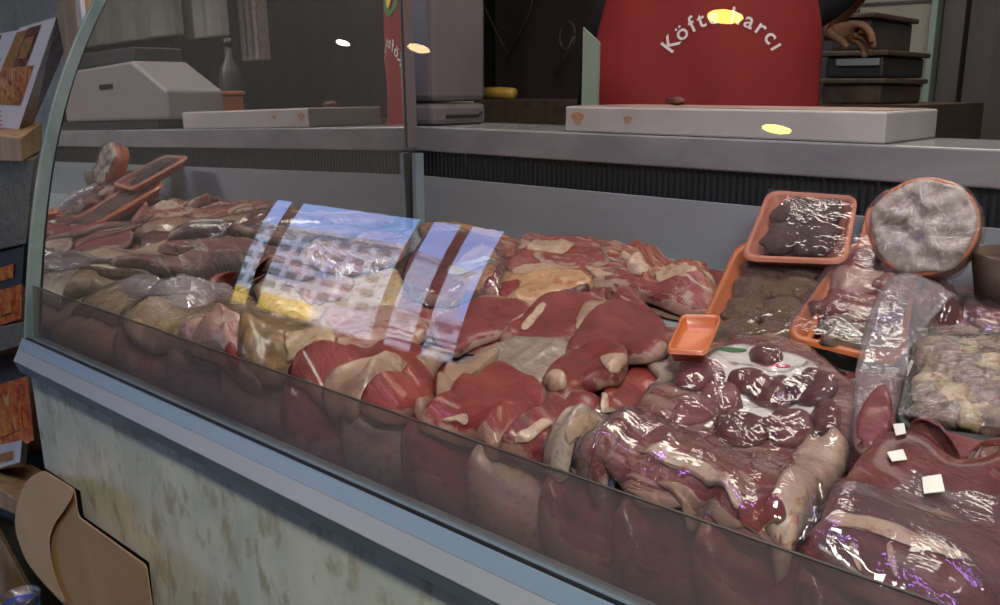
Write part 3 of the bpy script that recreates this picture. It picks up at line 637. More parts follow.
skin('trousers', [(0, 0, .97, .16, .12), (.095, 0, .86, .10), (.10, 0, .5, .075), (.10, .02, .12, .065), (-.095, 0, .86, .10), (-.10, 0, .5, .075), (-.10, .02, .12, .065)], [(0, 1), (1, 2), (2, 3), (0, 4), (4, 5), (5, 6)], M['trousers'], per, 0)
skin('hair', [(0, .02, 1.70, .08, .09), (0, .03, 1.76, .07, .085), (0, .0, 1.79, .05, .07)], [(0, 1), (1, 2)], M['hair'], per, 0)
for sx in (-.03, .03): ico('eye', pw(sx, -.112, 1.67), .009, M['dark_plastic'], per, rough=0, seg=8)
ico('nose', pw(0, -.12, 1.645), .014, M['skin'], per, (.8, 1, 1.3), 0, seg=8)
# apron: a wrapped sheet with real thickness
def ap_pt(u, z, off=0.):     # u across (-1..1)
    zr = z-ZC
    hw = .208+.012*max(0, min(1, (.02-zr)/.2)) if zr < .09 else .208-.10*min(1, (zr-.09)/.35)**1.2
    hw += .022*math.exp(-((zr-.02)/.05)**2)*(1 if u < 0 else 0)
    a = u*1.15; rx, ry = .24, .17
    x = hw*math.sin(a)/math.sin(1.15)
    yv = -(ry+off)+.06*u*u-.004*math.sin(9*u+zr*14)*(1-abs(u))
    return pw(x, yv, z)
rows = np.linspace(.55, z_(.33), 40); us = np.linspace(-1, 1, 41); V = []; Fc = []
for z in rows:
    for u in us: V.append(ap_pt(u, z))
w = len(us)
for i in range(len(rows)-1):
    for k in range(w-1): Fc.append((i*w+k, i*w+k+1, (i+1)*w+k+1, (i+1)*w+k))
apr = mesh_obj('apron', V, Fc, M['apron'], per); s = apr.modifiers.new('thick', 'SOLIDIFY'); s.thickness = .003; s.offset = 0
# lettering: an arch of separate glyph outlines wrapped on the cloth, one mesh
def glyphs(text, size):
    cu = bpy.data.curves.new('glyphs', 'FONT'); cu.body = text; cu.size = size; cu.align_x = 'CENTER'; cu.extrude = 0; cu.offset = size*.012; cu.resolution_u = 3
    o = bpy.data.objects.new('glyphs', cu); C.objects.link(o); dg = bpy.context.evaluated_depsgraph_get(); dg.update()
    me = bpy.data.meshes.new_from_object(o.evaluated_get(dg)); v = np.array([p.co[:] for p in me.vertices]) if len(me.vertices) else np.zeros((0, 3)); fc = [tuple(p.vertices) for p in me.polygons]
    bpy.data.objects.remove(o); bpy.data.curves.remove(cu); bpy.data.meshes.remove(me); return v, fc
txt = 'Köfte harcı'; Rr = .100; zc_ = z_(.035); m = MB(); adv = {'f': .7, 't': .7, ' ': .6, 'ı': .55, 'r': .8}
ws = [adv.get(ch, 1.) for ch in txt]; tot = sum(ws); acc = 0
for ch, w_ in zip(txt, ws):
    t = (acc+w_/2)/tot; acc += w_
    if ch == ' ': continue
    an = math.radians(-62+124*t); v, fc = glyphs(ch, .041)
    pts = []
    for x, y, _ in v:
        X = .033+1.0*(Rr*math.sin(an)+x*math.cos(an)+y*math.sin(an)); Z = zc_+Rr*math.cos(an)-x*math.sin(an)+y*math.cos(an)-.02
        u = math.asin(max(-.95, min(.95, X/.208*math.sin(1.15))))/1.15
        pts.append(ap_pt(u, Z, .0035))
    m.add(pts, fc)
lt = m.build('lettering', M['letter'], apr)
m = MB(); m.add([ap_pt(.32*math.cos(w_), z_(.225)+.042*math.sin(w_), .0035) for w_ in np.linspace(0, 6.28, 33)[:-1]], [tuple(range(32))]); m.build('emblem', M['green_print'], apr)
m = MB(); m.add([ap_pt(.16*math.cos(w_), z_(.225)+.022*math.sin(w_), .0048) for w_ in np.linspace(0, 6.28, 33)[:-1]], [tuple(range(32))]); m.build('emblem_centre', M['yellow_print'], apr)
# ================================================================ the meats, lowest layer first
CATB = 'meat'
def cut(name, label, outline, T, mat, cat='meat', group=None, **k):
    if T > .012 and k.get('px', True) and not k.get('sheet'): T *= .68; k.setdefault('blur', .024 if T > .017 else .018)
    o = drape(name, outline, T, M[mat] if isinstance(mat, str) else mat, **k); return tag(o, label, cat, group)
def patch(name, o, outline, T, mat, **k):
    kk = dict(rag=.12, lift=.002, blur=.005, gap=.0002, bump=.3, update=True, nb=64, K=8, flat=.0); kk.update(k)
    if name != 'film' and T < .0085: T *= .62
    p = drape(name, outline, T, M[mat], o, **kk); return p
# undermost slabs (show in the gaps and through the front guard)
under = [('beef1', (-1.10, .62), .17, .14), ('pale_pink', (-1.12, .88), .14, .14), ('beef2', (-.80, .60), .16, .13), ('shank', (-.80, .86), .17, .13), ('rib', (-.84, 1.07), .17, .09), ('beef3', (-.50, .60), .17, .13), ('beef_marb', (-.52, .84), .15, .12), ('beef_dark', (-.20, .60), .17, .13), ('beef3', (-.22, .84), .16, .13), ('offal', (-.15, 1.06), .15, .1), ('beef3', (-.60, 1.07), .12, .10), ('beef1', (.12, .62), .16, .14), ('shank', (.15, .90), .16, .14), ('beef_dark', (.43, .62), .15, .14), ('beef1', (.43, .92), .15, .15)]
ul = ['bright slab at the mirrored end by the front guard, lowest layer', 'pale slab by the mirrored wall under the wrapped meats, lowest layer', 'red slab under the front beef slices, lowest layer', 'sinewy cut under the middle of the beef pile, lowest layer', 'fatty rib piece under the back row along the steel panel, lowest layer', 'red slab behind the front guard under the big wrapped pack', 'streaky flank under the orange tray base', 'dark slab under the film packs behind the front guard', 'red cut under the plastic wrapped chops', 'grey offal under the round wrapped dish', 'red slab beneath the knobbly rib end and the patty tray', 'red slab at the far end of the case, seen in the mirrored wall', 'sinewy cut beyond the glittering pack, seen in the mirrored wall', 'dark beef slab at the front of the far end, deep in the mirrored wall', 'red beef slab near the steel back, deepest in the mirrored wall']
for (mt, (x, y), rx, ry), lb in zip(under, ul):
    ol = [(x+rx*math.cos(w)*(1+.12*math.sin(3*w+x*9)), y+ry*math.sin(w)*(1+.12*math.cos(2*w+y*7))) for w in np.linspace(0, 6.28, 11)[:-1]]
    cut('beef_slab', lb, ol, .010, mt, px=False, bump=.25, nb=72, K=8)

# --- a row of pieces standing against the front guard
fr = [(85, 318, 'pale_meat', 'pale poultry end pressed to the front guard at the mirrored end'), (135, 338, 'pale_pink', 'pale pink end pressed to the front guard under the long poultry piece'),
      (190, 360, 'membrane', 'grey brown piece pressed to the front guard below the poultry'), (248, 388, 'tan', 'tan piece pressed to the front guard below the glossy brown skin'),
      (310, 420, 'beef2', 'bright red piece pressed to the front guard under the wide red slice'), (372, 440, 'membrane', 'grey round piece seen hazily behind the front guard'),
      (430, 468, 'beef1', 'red slice standing behind the front guard left of the pale lump'), (505, 495, 'fat', 'pale curved fat lump seen hazily behind the front guard'),
      (575, 520, 'beef3', 'dark red slice behind the front guard right of the pale lump'), (650, 548, 'beef_dark', 'dark piece behind the front guard under the big wrapped pack'),
      (740, 580, 'beef1', 'red piece behind the front guard near the bottom edge of the picture'), (860, 620, 'beef_dark', 'dark bundle behind the front guard below the dark beef slab')]
fx_ = [onY(a_, b_, .478)[0] for a_, b_, _, _ in fr]
for k, (a_, b_, mt, lb) in enumerate(fr):
    xl = (fx_[k-1]+fx_[k])/2 if k else GX0+.004; xr = (fx_[k+1]+fx_[k])/2 if k < len(fr)-1 else fx_[k]+.06
    xl -= .006; xr += .006; w_ = xr-xl
    cut('front_piece', lb, [(xl, .50), (xl+.1*w_, .476), (xl+.5*w_, .4735), (xr-.1*w_, .477), (xr, .505), (xr-.1*w_, .57), (xl+.5*w_, .60), (xl+.1*w_, .565)], .036, mt, px=False, flat=.55, bump=.15, nb=72, K=9)
# --- back row of fatty ribs along the steel panel
o = cut('rib_piece', 'reddish fatty strip against the steel panel at the mirrored end', [(418, 226), (432, 218), (458, 218), (490, 226), (518, 240), (530, 254), (505, 262), (470, 258), (440, 248)], .030, 'rib', bump=.22, creases=.006)
patch('fat_edge', o, [(440, 220), (465, 219), (495, 228), (512, 238), (490, 236), (462, 228)], .005, 'fat_orange')
o = cut('rib_piece', 'pale ribbed piece leaning on the steel panel, middle of the back row', [(515, 246), (535, 240), (570, 238), (605, 240), (628, 244), (645, 258), (630, 274), (600, 270), (560, 264), (530, 260)], .034, 'shank', bump=.22, creases=.005)
patch('fat_cap', o, [(526, 245), (548, 240), (575, 243), (560, 255), (538, 258)], .004, 'fat')
patch('fat_cap', o, [(600, 243), (622, 240), (638, 250), (636, 262), (618, 262), (604, 254)], .006, 'rib')
o = cut('rib_piece', 'knobbly fatty rib end in the back row beside the patty trays', [(618, 256), (640, 247), (665, 260), (690, 262), (706, 273), (718, 287), (708, 296), (680, 298), (645, 292), (622, 280)], .036, 'rib', bump=.6, creases=.008, cfreq=40)
patch('fat_cap', o, [(655, 270), (680, 266), (700, 276), (706, 288), (690, 292), (662, 286)], .007, 'fat', bump=.9)
patch('fat_cap', o, [(628, 258), (642, 254), (650, 266), (640, 276), (628, 270)], .005, 'fat')
o = cut('veal_piece', 'pink muscle piece with pale seams in the second row from the steel panel', [(500, 272), (520, 262), (555, 257), (590, 262), (620, 272), (636, 288), (600, 292), (560, 284), (520, 284)], .026, 'shank', bump=.22, fold=.12)
patch('fat_seam', o, [(505, 275), (530, 263), (558, 266), (540, 274), (515, 280)], .005, 'fat')
patch('fat_seam', o, [(585, 266), (612, 274), (628, 287), (612, 288), (596, 278)], .005, 'fat')
o = cut('shank_piece', 'long pale pink shank strip pointing at the orange tray', [(590, 288), (620, 284), (660, 290), (700, 292), (728, 298), (733, 307), (710, 315), (680, 312), (640, 303), (600, 299)], .024, 'shank', bump=.3, fold=.1)
o = cut('fat_piece', 'yellow fatty piece with red end above the red beef slices', [(474, 292), (492, 280), (520, 277), (555, 273), (580, 275), (592, 285), (588, 296), (562, 299), (535, 304), (505, 304), (482, 302)], .026, 'fat_orange', bump=.22, creases=.005)
patch('red_meat', o, [(482, 296), (500, 283), (520, 279), (514, 292), (498, 301)], .004, 'beef2')
patch('dark_meat', o, [(550, 292), (575, 286), (590, 288), (586, 297), (562, 300)], .004, 'beef_dark')
# --- wrapped cut by the mirrored wall, with its white label
o = cut('wrapped_meat', 'film wrapped dark meat with a white label near the steel panel', [(404, 262), (425, 240), (455, 234), (490, 240), (504, 262), (498, 285), (470, 300), (430, 300), (405, 285)], .030, 'beef1', bump=.3)
patch('pale_end', o, [(448, 268), (470, 248), (492, 246), (500, 262), (488, 280), (462, 284)], .004, 'fat_orange')
patch('label', o, [(448, 268), (464, 262), (488, 257), (496, 260), (470, 270), (450, 274)], .001, 'white_label', bump=.1)
patch('film', o, [(398, 262), (424, 236), (456, 229), (495, 236), (512, 262), (502, 290), (470, 306), (428, 304), (400, 288)], .003, 'film_pack', lift=.003, sheet=True, nb=96, K=10, creases=.003)

# --- pale poultry and wrapped packs at the mirrored end
o = cut('pale_pack', 'pale poultry piece against the mirrored wall at the front', [(72, 285), (110, 268), (160, 272), (205, 285), (215, 305), (170, 322), (110, 318), (75, 305)], .030, 'pale_meat', bump=.22, creases=.004)
patch('film', o, [(70, 284), (112, 262), (165, 268), (212, 284), (220, 308), (172, 326), (106, 322), (72, 306)], .003, 'film_gold', sheet=True, nb=96, K=10, creases=.004)
o = cut('pale_pack', 'long pale wrapped poultry piece behind the front guard', [(120, 322), (165, 300), (220, 290), (280, 300), (320, 318), (300, 335), (235, 345), (180, 345)], .034, 'pale_meat', bump=.22, creases=.004)
patch('film', o, [(118, 322), (162, 296), (222, 286), (284, 296), (326, 318), (302, 339), (232, 349), (176, 348)], .003, 'film_gold', sheet=True, nb=96, K=10, creases=.004)
o = cut('pale_pack', 'pale wrapped piece in the reflection of the white building', [(255, 278), (300, 262), (350, 262), (395, 275), (400, 300), (360, 318), (300, 315), (262, 300)], .034, 'pale_meat', bump=.22)
patch('pink_meat', o, [(285, 282), (320, 270), (352, 275), (345, 295), (305, 300)], .005, 'pale_pink')
o = cut('shank_piece', 'pink piece between the wrapped poultry and the mirrored wall', [(210, 262), (250, 248), (300, 246), (330, 258), (300, 275), (250, 282), (215, 278)], .030, 'shank', bump=.22, creases=.004)
o = cut('shank_piece', 'reddish piece along the mirrored wall near the steel panel', [(300, 250), (340, 238), (385, 232), (410, 240), (400, 260), (355, 268), (315, 264)], .034, 'rib', bump=.22, creases=.006)
patch('film', o, [(296, 250), (338, 234), (386, 228), (414, 238), (404, 264), (355, 272), (312, 268)], .003, 'film', sheet=True, nb=96, K=9, creases=.004)
o = cut('milky_bag', 'crumpled milky plastic bag lying on the poultry by the mirrored wall', [(120, 282), (150, 262), (190, 268), (232, 285), (210, 300), (165, 298)], .012, 'film_milky', sheet=True, creases=.010, bump=.8)
o = cut('tripe_piece', 'pale smooth fatty piece below the reflected building', [(300, 350), (320, 322), (360, 308), (405, 308), (430, 325), (405, 345), (350, 360)], .032, 'pale_pink', bump=.22, fold=.08)
o = cut('head_piece', 'pink and grey cut end beside the glossy brown skin', [(178, 345), (192, 326), (220, 320), (246, 332), (262, 352), (262, 385), (238, 382), (205, 366)], .036, 'pale_pink', bump=.7, creases=.008, cfreq=40)
patch('dark_eye', o, [(205, 346), (215, 340), (226, 346), (224, 356), (210, 357)], .004, 'membrane')
patch('red_meat', o, [(226, 345), (236, 350), (240, 368), (228, 366)], .004, 'beef2')
o = cut('skin_piece', 'glossy brown and cream skin piece behind the front guard', [(236, 330), (262, 318), (300, 322), (340, 342), (336, 362), (300, 382), (268, 386), (250, 360)], .038, 'glossy_tan', bump=.22, creases=.004)
patch('cream_side', o, [(285, 330), (318, 330), (342, 345), (332, 362), (302, 376), (288, 358)], .005, 'pale_meat')

# --- red beef, left to right
o = cut('beef_slice', 'wide red slice at the lower edge of the reflected building', [(285, 384), (300, 370), (340, 352), (380, 338), (425, 346), (440, 362), (405, 378), (370, 398), (340, 408), (305, 400)], .020, 'beef2', fold=.15)
o = cut('beef_slice', 'broad red slice right of the reflected building', [(432, 332), (446, 312), (480, 303), (522, 303), (533, 313), (505, 332), (470, 348), (445, 352)], .022, 'beef3', fold=.12)
o = cut('beef_slice', 'red slice with a pale fat strip under the yellow fatty piece', [(500, 340), (520, 322), (540, 302), (575, 297), (606, 300), (596, 318), (572, 336), (540, 344)], .022, 'beef1', fold=.1)
patch('fat_strip', o, [(521, 327), (530, 314), (539, 303), (546, 303), (538, 317), (528, 329)], .003, 'fat')
patch('fat_strip', o, [(578, 334), (576, 320), (584, 304), (600, 300), (608, 303), (596, 318)], .004, 'tan')
o = cut('tan_piece', 'long tan membrane strip lying across the red slices', [(322, 400), (340, 382), (362, 368), (392, 362), (425, 352), (452, 350), (440, 366), (405, 384), (372, 398), (345, 412)], .024, 'tan', bump=.22, creases=.004)
o = cut('beef_slice', 'small upright red slice with a pale rim by the front guard', [(360, 412), (372, 398), (400, 388), (425, 380), (436, 392), (425, 412), (400, 424), (375, 425)], .028, 'beef2', fold=.1)
o = cut('membrane_piece', 'grey silver membrane sheet in the middle of the beef pile', [(452, 378), (475, 356), (508, 340), (545, 336), (572, 342), (566, 365), (548, 384), (520, 392), (490, 388), (462, 392)], .022, 'membrane', bump=.22, creases=.004)
o = cut('tan_piece', 'tan strip of fat beside the silver membrane', [(436, 394), (445, 378), (470, 362), (488, 350), (500, 350), (485, 368), (462, 388), (445, 398)], .016, 'tan', bump=.3)
o = cut('beef_slice', 'red slice under the big folded slice', [(530, 398), (560, 386), (600, 384), (628, 390), (622, 408), (600, 420), (565, 424), (535, 418)], .020, 'beef3', fold=.15)
o = cut('beef_slice', 'red slice with a pale curved rim beside the tan flap', [(590, 430), (596, 405), (606, 386), (632, 368), (655, 356), (672, 366), (676, 386), (660, 406), (635, 420), (612, 430)], .022, 'beef2', fold=.1)
patch('fat_rim', o, [(594, 428), (600, 408), (602, 392), (608, 394), (608, 412), (600, 430)], .003, 'fat')
o = cut('tan_piece', 'broad tan membrane flap between the red slices and the wrapped pack', [(644, 358), (662, 350), (690, 354), (704, 364), (690, 385), (668, 404), (645, 414), (640, 404), (660, 384)], .014, 'membrane', bump=.3)
o = cut('beef_slice', 'large folded dark red slice on top of the pile beside the orange tray', [(566, 346), (580, 326), (600, 306), (622, 300), (652, 314), (668, 326), (671, 344), (655, 352), (630, 358), (605, 354), (585, 358)], .030, 'beef3', fold=.2, bump=.22)
o = cut('beef_roll', 'rolled red piece with a pale knotted end, below the folded slice', [(540, 380), (552, 362), (580, 354), (608, 350), (628, 358), (620, 374), (594, 386), (566, 394), (546, 392)], .036, 'beef1', bump=.35, round_=.9)
patch('fat_end', o, [(600, 356), (618, 352), (628, 360), (618, 374), (606, 368)], .004, 'fat')
patch('fat_knot', o, [(544, 384), (552, 374), (564, 376), (566, 388), (554, 392)], .010, 'fat', bump=.9)
o = cut('beef_slice', 'large bright red slice in the middle behind the front guard', [(418, 428), (426, 406), (446, 392), (470, 384), (498, 366), (520, 372), (540, 388), (546, 406), (532, 428), (512, 448), (492, 456), (455, 444)], .028, 'beef2', fold=.25, bump=.22)
patch('fat_seam', o, [(440, 420), (462, 414), (468, 416), (466, 424), (456, 420)], .002, 'fat')
o = cut('beef_slice', 'red piece with a pink fat rim beside the large bright slice', [(498, 458), (514, 440), (540, 424), (566, 412), (590, 408), (602, 424), (590, 444), (562, 460), (530, 470)], .030, 'beef1', fold=.15)
patch('fat_rim', o, [(514, 440), (530, 428), (546, 418), (552, 424), (536, 436), (520, 446)], .005, 'fat')
o = cut('sinew_piece', 'pale sinew knot with grey membrane beside the wrapped pack', [(560, 430), (580, 420), (604, 416), (622, 428), (604, 452), (580, 472), (556, 478), (540, 470), (552, 450)], .024, 'membrane', bump=.6, creases=.006)
patch('sinew', o, [(566, 430), (586, 420), (600, 420), (590, 430), (574, 440)], .006, 'fat', bump=.9)
# --- trays
NRM = None
def plane_px(px, py, Y0, z0, mt, mir=False):
    d = ray(px, py); n_ = np.array([0, -mt, 1.]); p0 = np.array([0, Y0, z0]); o = EYE.copy()
    if mir: t = np.dot(MO-o, MN)/np.dot(d, MN); o = o+d*t; d = d-2*np.dot(d, MN)*MN
    return o+d*(np.dot(p0-o, n_)/np.dot(d, n_))
def rq(q, r, inset, n_=6):     # rounded quad; q: 4 points TL TR BR BL, r and inset as fractions
    out = []; cs = [(0, 0), (1, 0), (1, 1), (0, 1)]
    for i, (cx, cy) in enumerate(cs):
        sx = 1 if cx == 0 else -1; sy = 1 if cy == 0 else -1
        ccx = cx+sx*(r+inset); ccy = cy+sy*(r+inset); a0 = {0: math.pi, 1: 1.5*math.pi, 2: 0, 3: .5*math.pi}[i]
        for k in range(n_+1):
            a = a0+.5*math.pi*k/n_; u = ccx+r*math.cos(a); v = ccy+r*math.sin(a)
            out.append(q[0]*(1-u)*(1-v)+q[1]*u*(1-v)+q[2]*u*v+q[3]*(1-u)*v)
    return np.array(out)
def tray(name, q, depth, mat, label, tilt, grp=None):
    q = [np.array(p) for p in q]; nrm = np.array([0, -tilt, 1.]); nrm /= np.linalg.norm(nrm)
    t = tag(empty(name, tuple(sum(q)/4-nrm*depth)), label, 'tray', grp)
    L = [(.0, .13, -.004), (.0, .13, .0), (.035, .12, .001), (.055, .11, -.003), (.10, .09, -depth+.003), (.14, .08, -depth+.002)]
    under_ = [(.10, .08, -depth), (.05, .11, -depth*.5), (.01, .13, -.005)]
    rings = [rq(q, r, i)+nrm*h for i, r, h in L]; n_ = len(rings[0]); V = np.vstack(rings); F = []
    for k in range(len(rings)-1):
        for i in range(n_): j = (i+1) % n_; F.append((k*n_+i, k*n_+j, (k+1)*n_+j, (k+1)*n_+i))
    F.append(tuple(range((len(rings)-1)*n_, len(rings)*n_)))
    ub = len(V); V = np.vstack([V]+[rq(q, r, i)+nrm*h for i, r, h in under_])
    for k in range(2):
        for i in range(n_): j = (i+1) % n_; F.append((ub+k*n_+i, ub+(k+1)*n_+i, ub+(k+1)*n_+j, ub+k*n_+j)[::-1])
    F.append(tuple(range(ub, ub+n_))[::-1])
    for i in range(n_): j = (i+1) % n_; F.append((ub+2*n_+i, i, j, ub+2*n_+j))
    o = mesh_obj('shell', V, F, mat, t, True); return t, q, nrm
def frame(q, u, v): return q[0]*(1-u)*(1-v)+q[1]*u*(1-v)+q[2]*u*v+q[3]*(1-u)*v
def lump(name, c, ax, ay, az, rx, ry, rz, mat, parent=None, rough=.2, seg=12):
    o = ico(name, (0, 0, 0), 1., mat, None, (1, 1, 1), rough, seg=seg); me = o.data
    l = Vector(o.location); co = np.array([(v.co+l)[:] for v in me.vertices]); W = np.array(c)+co[:, :1]*rx*ax+co[:, 1:2]*ry*ay+co[:, 2:3]*rz*az
    org = W.mean(0); me.vertices.foreach_set('co', (W-org).ravel()); me.update(); o.location = org
    if parent: o.parent = parent; o.matrix_parent_inverse = Matrix.Translation(-parent.location)
    return o
def tray_film(q, nrm, t, mat, up=.004, bulge=.004):
    V = []; F = []; n_ = 17
    for j in range(n_):
        for i in range(n_):
            u, v = i/(n_-1), j/(n_-1); u_ = .02+.96*u; v_ = .02+.96*v
            b = bulge*math.sin(math.pi*u)*math.sin(math.pi*v)+.0012*noise.noise(Vector((u*7, v*7, q[0][0]*9)))
            V.append(frame(q, u_, v_)+nrm*(up+b))
    for j in range(n_-1):
        for i in range(n_-1): F.append((j*n_+i, j*n_+i+1, (j+1)*n_+i+1, (j+1)*n_+i))
    return mesh_obj('film', V, F, M[mat], t)
def setH(q):
    """let later pieces rest on the tray's rim"""
    P = np.array([frame(q, u, v) for u in np.linspace(0, 1, 90) for v in np.linspace(0, 1, 90)])
    i = np.clip(np.rint((P[:, 0]-GX0)/GS).astype(int), 0, nx-1); j = np.clip(np.rint((P[:, 1]-GY0)/GS).astype(int), 0, ny-1)
    ok = (P[:, 1] < GY1); np.maximum.at(HG, (i[ok], j[ok]), P[ok, 2]+.002)
# tray of dark patties leaning on the vent (A) and tray of patties in front of it (B)
def patties(q, nrm, rows, cols, mat, grp, lab, depth, rz=.010, v0=.14, v1=.92):
    ux = (q[1]-q[0]); ux /= np.linalg.norm(ux); vy = np.cross(nrm, ux)
    for r in range(rows):
        for c_ in range(cols):
            u = .16+.68*(c_+.5)/cols; v = v0+(v1-v0)*(r+.5)/rows
            w = np.linalg.norm(q[1]-q[0])*.74/cols*.56; h = np.linalg.norm(q[3]-q[0])*(v1-v0)/rows*.60
            o = lump('raw_patty', frame(q, u, v)-nrm*(depth-.004-rz), ux, vy, nrm, w, h, rz, M[mat], None, .24, 20)
            rt = ('back', 'second', 'third', 'front')[r]; ct = ('side toward the mirrored wall', 'side toward the round dish')[c_]
            tag(o, lab+', '+rt+' row, '+ct, 'patty', grp)
tA = [plane_px(x, y, 1.155, z_(-.128), .50) for x, y in ((768, 190), (858, 196), (846, 262), (740, 258))]
t, q, nrm = tray('patty_tray', tA, .022, M['salmon'], 'salmon orange tray of dark patties leaning on the black vent', .50)
patties(q, nrm, 2, 2, 'patty_dark', 'dark patties in the back tray', 'dark patty in the back salmon tray', .022, .011, .08, .80); tray_film(q, nrm, t, 'film_pack'); setH(q)
tB = [plane_px(x, y, 1.10, z_(-.180), .50) for x, y in ((738, 241), (846, 244), (806, 352), (690, 346))]
t, q, nrm = tray('patty_tray', tB, .024, M['orange'], 'orange tray of brown patties in front of the dark patty tray', .50)
patties(q, nrm, 4, 2, 'patty', 'brown patties in the orange tray', 'brown patty in the orange tray', .024, .012, .10, .96); tray_film(q, nrm, t, 'film_pack'); setH(q)
# tray D of meat chunks
tD = [plane_px(x, y, 1.10, z_(-.176), .50) for x, y in ((850, 241), (925, 244), (900, 366), (782, 336))]
t, q, nrm = tray('meat_tray', tD, .024, M['orange'], 'orange tray of wrapped fatty meat pieces below the round dish', .50)
ux = (q[1]-q[0]); ux /= np.linalg.norm(ux); vy = np.cross(nrm, ux)
ch = [(.34, .20, .9, 'shank', 'pinkish'), (.70, .18, .8, 'beef1', 'red'), (.40, .42, 1., 'pale_pink', 'pale pink'), (.72, .42, .9, 'rib', 'fatty'), (.34, .66, .9, 'beef3', 'dark red'), (.68, .66, 1.0, 'shank', 'sinewy'), (.48, .86, .9, 'offal', 'greyish')]
for k, (u, v, s, mt, w) in enumerate(ch):
    o = lump('meat_piece', frame(q, u, v)-nrm*.004, ux, vy, nrm, .030*s, .030*s, .017, M[mt], None, .5)
    tag(o, w+' meat piece in the orange tray below the round dish, '+('top edge', 'top edge', 'upper half', 'upper half', 'lower half', 'lower half', 'bottom edge')[k], 'meat', 'meat pieces in the orange tray below the dish')
tray_film(q, nrm, t, 'film', .012, .008); setH(q)
# orange tray base showing between the folded slice and the patty tray
tC = [plane_px(x, y, .93, z_(-.229), .12) for x, y in ((682, 314), (722, 315), (706, 352), (666, 350))]
t, q, nrm = tray('empty_tray', tC, .016, M['orange'], 'bare bright orange tray corner between the folded slice and the patty tray', .12)
# red tray edge behind the round dish
tE = [plane_px(x, y, 1.165, z_(-.150), .5) for x, y in ((868, 206), (935, 208), (930, 262), (855, 256))]
t, q, nrm = tray('red_tray', tE, .020, M['salmon'], 'reddish tray tucked behind the round wrapped dish', .5)

# --- round dish, tilted toward the customer
DC = onY(923, 226, 1.045); ax = EYE*1.0-DC; ax[2] *= .6; ax += np.array([-.18, 0, .35]); ax /= np.linalg.norm(ax)
dx = np.cross(ax, [0, 0, 1.]); dx /= np.linalg.norm(dx); dy = np.cross(dx, ax)
def disc(name, prof, mat, parent, seg=48, rag=0.):
    V = []; F = []; n_ = len(prof)
    for r, h in prof:
        for k in range(seg):
            w_ = 2*math.pi*k/seg; rr = r*(1+rag*noise.noise(Vector((math.cos(w_)*2, math.sin(w_)*2, r*40))))
            V.append(DC+dx*rr*math.cos(w_)+dy*rr*math.sin(w_)+ax*(h+rag*.06*noise.noise(Vector((math.cos(w_)*r*60, math.sin(w_)*r*60, 2.)))))
    for i in range(n_-1):
        for k in range(seg): F.append((i*seg+k, i*seg+(k+1) % seg, (i+1)*seg+(k+1) % seg, (i+1)*seg+k))
    F.append(tuple((n_-1)*seg+k for k in range(seg))); F.append(tuple(range(seg))[::-1])
    return mesh_obj(name, V, F, mat, parent)
RD = .0565
dt = tag(empty('round_dish', tuple(DC-ax*.03)), 'round orange clay dish under crinkled wrap, tilted toward the customer', 'dish')
disc('dish_body', [(.040, -.040), (.055, -.036), (RD-.004, -.012), (RD, -.002), (RD-.003, .0005), (RD-.007, -.003), (.050, -.028), (.035, -.030)], M['orange'], dt)
o = disc('sliced_meat', [(RD-.004, -.003), (RD-.003, .0015)]+[(RD-.006-.0039*k, .0028+.0002*k) for k in range(12)], M['dish_meat'], None, rag=.12)
tag(o, 'pale greyish meat filling the round clay dish', 'meat')
disc('film', [(RD+.0015, -.016), (RD+.002, -.000), (RD-.001, .006), (.048, .008), (.036, .0085), (.02, .009), (.006, .0095)], M['film_dish'], dt, rag=.12)
# brown dish at the right margin
bd = onY(1004, 252, 1.10)
t = tag(empty('brown_dish', (bd[0]+.03, 1.10, bd[2]-.03)), 'low brown clay dish at the right edge behind the wrapped chops', 'dish')
MB().lathe([(.038, -.072), (.050, -.066), (.062, .0), (.058, .002), (.05, -.018), (.02, -.022)], (bd[0]+.03, 1.10, bd[2]), 40).build('dish_body', M['wood_dark'], t, smooth=True)
MB().lathe([(.048, -.017), (.045, -.006), (.02, -.003)], (bd[0]+.03, 1.10, bd[2]), 32).build('dark_filling', M['patty_dark'], t, smooth=True)

# --- wrapped chops at the upper right
o = cut('chop_pack', 'wrapped round chops between the round dish and the glittering pack', [(918, 292), (940, 268), (985, 268), (1040, 285), (1050, 325), (1000, 338), (950, 332), (915, 322)], .036, 'rib', lift=.02)
for k, (x, y, r) in enumerate(((952, 286, 22), (990, 308, 27), (940, 312, 20))):
    patch('chop', o, [(x+r*math.cos(w), y+r*.85*math.sin(w)) for w in np.linspace(0, 6.28, 9)[:-1]], .010, 'slice', lift=.004)
patch('film', o, [(908, 290), (930, 262), (985, 260), (1052, 280), (1058, 330), (1000, 346), (948, 340), (905, 326)], .004, 'film', sheet=True, nb=110, K=11, creases=.006)
# crumpled clear bag end standing between trays
cut('milky_bag', 'crumpled clear bag end standing between the meat tray and the glittering pack', [(848, 438), (850, 390), (862, 335), (882, 288), (910, 272), (948, 284), (958, 312), (930, 345), (906, 396), (888, 436)], .016, 'film_milky', sheet=True, bump=.6, creases=.010, cfreq=20, lift=.014, blur=.03)
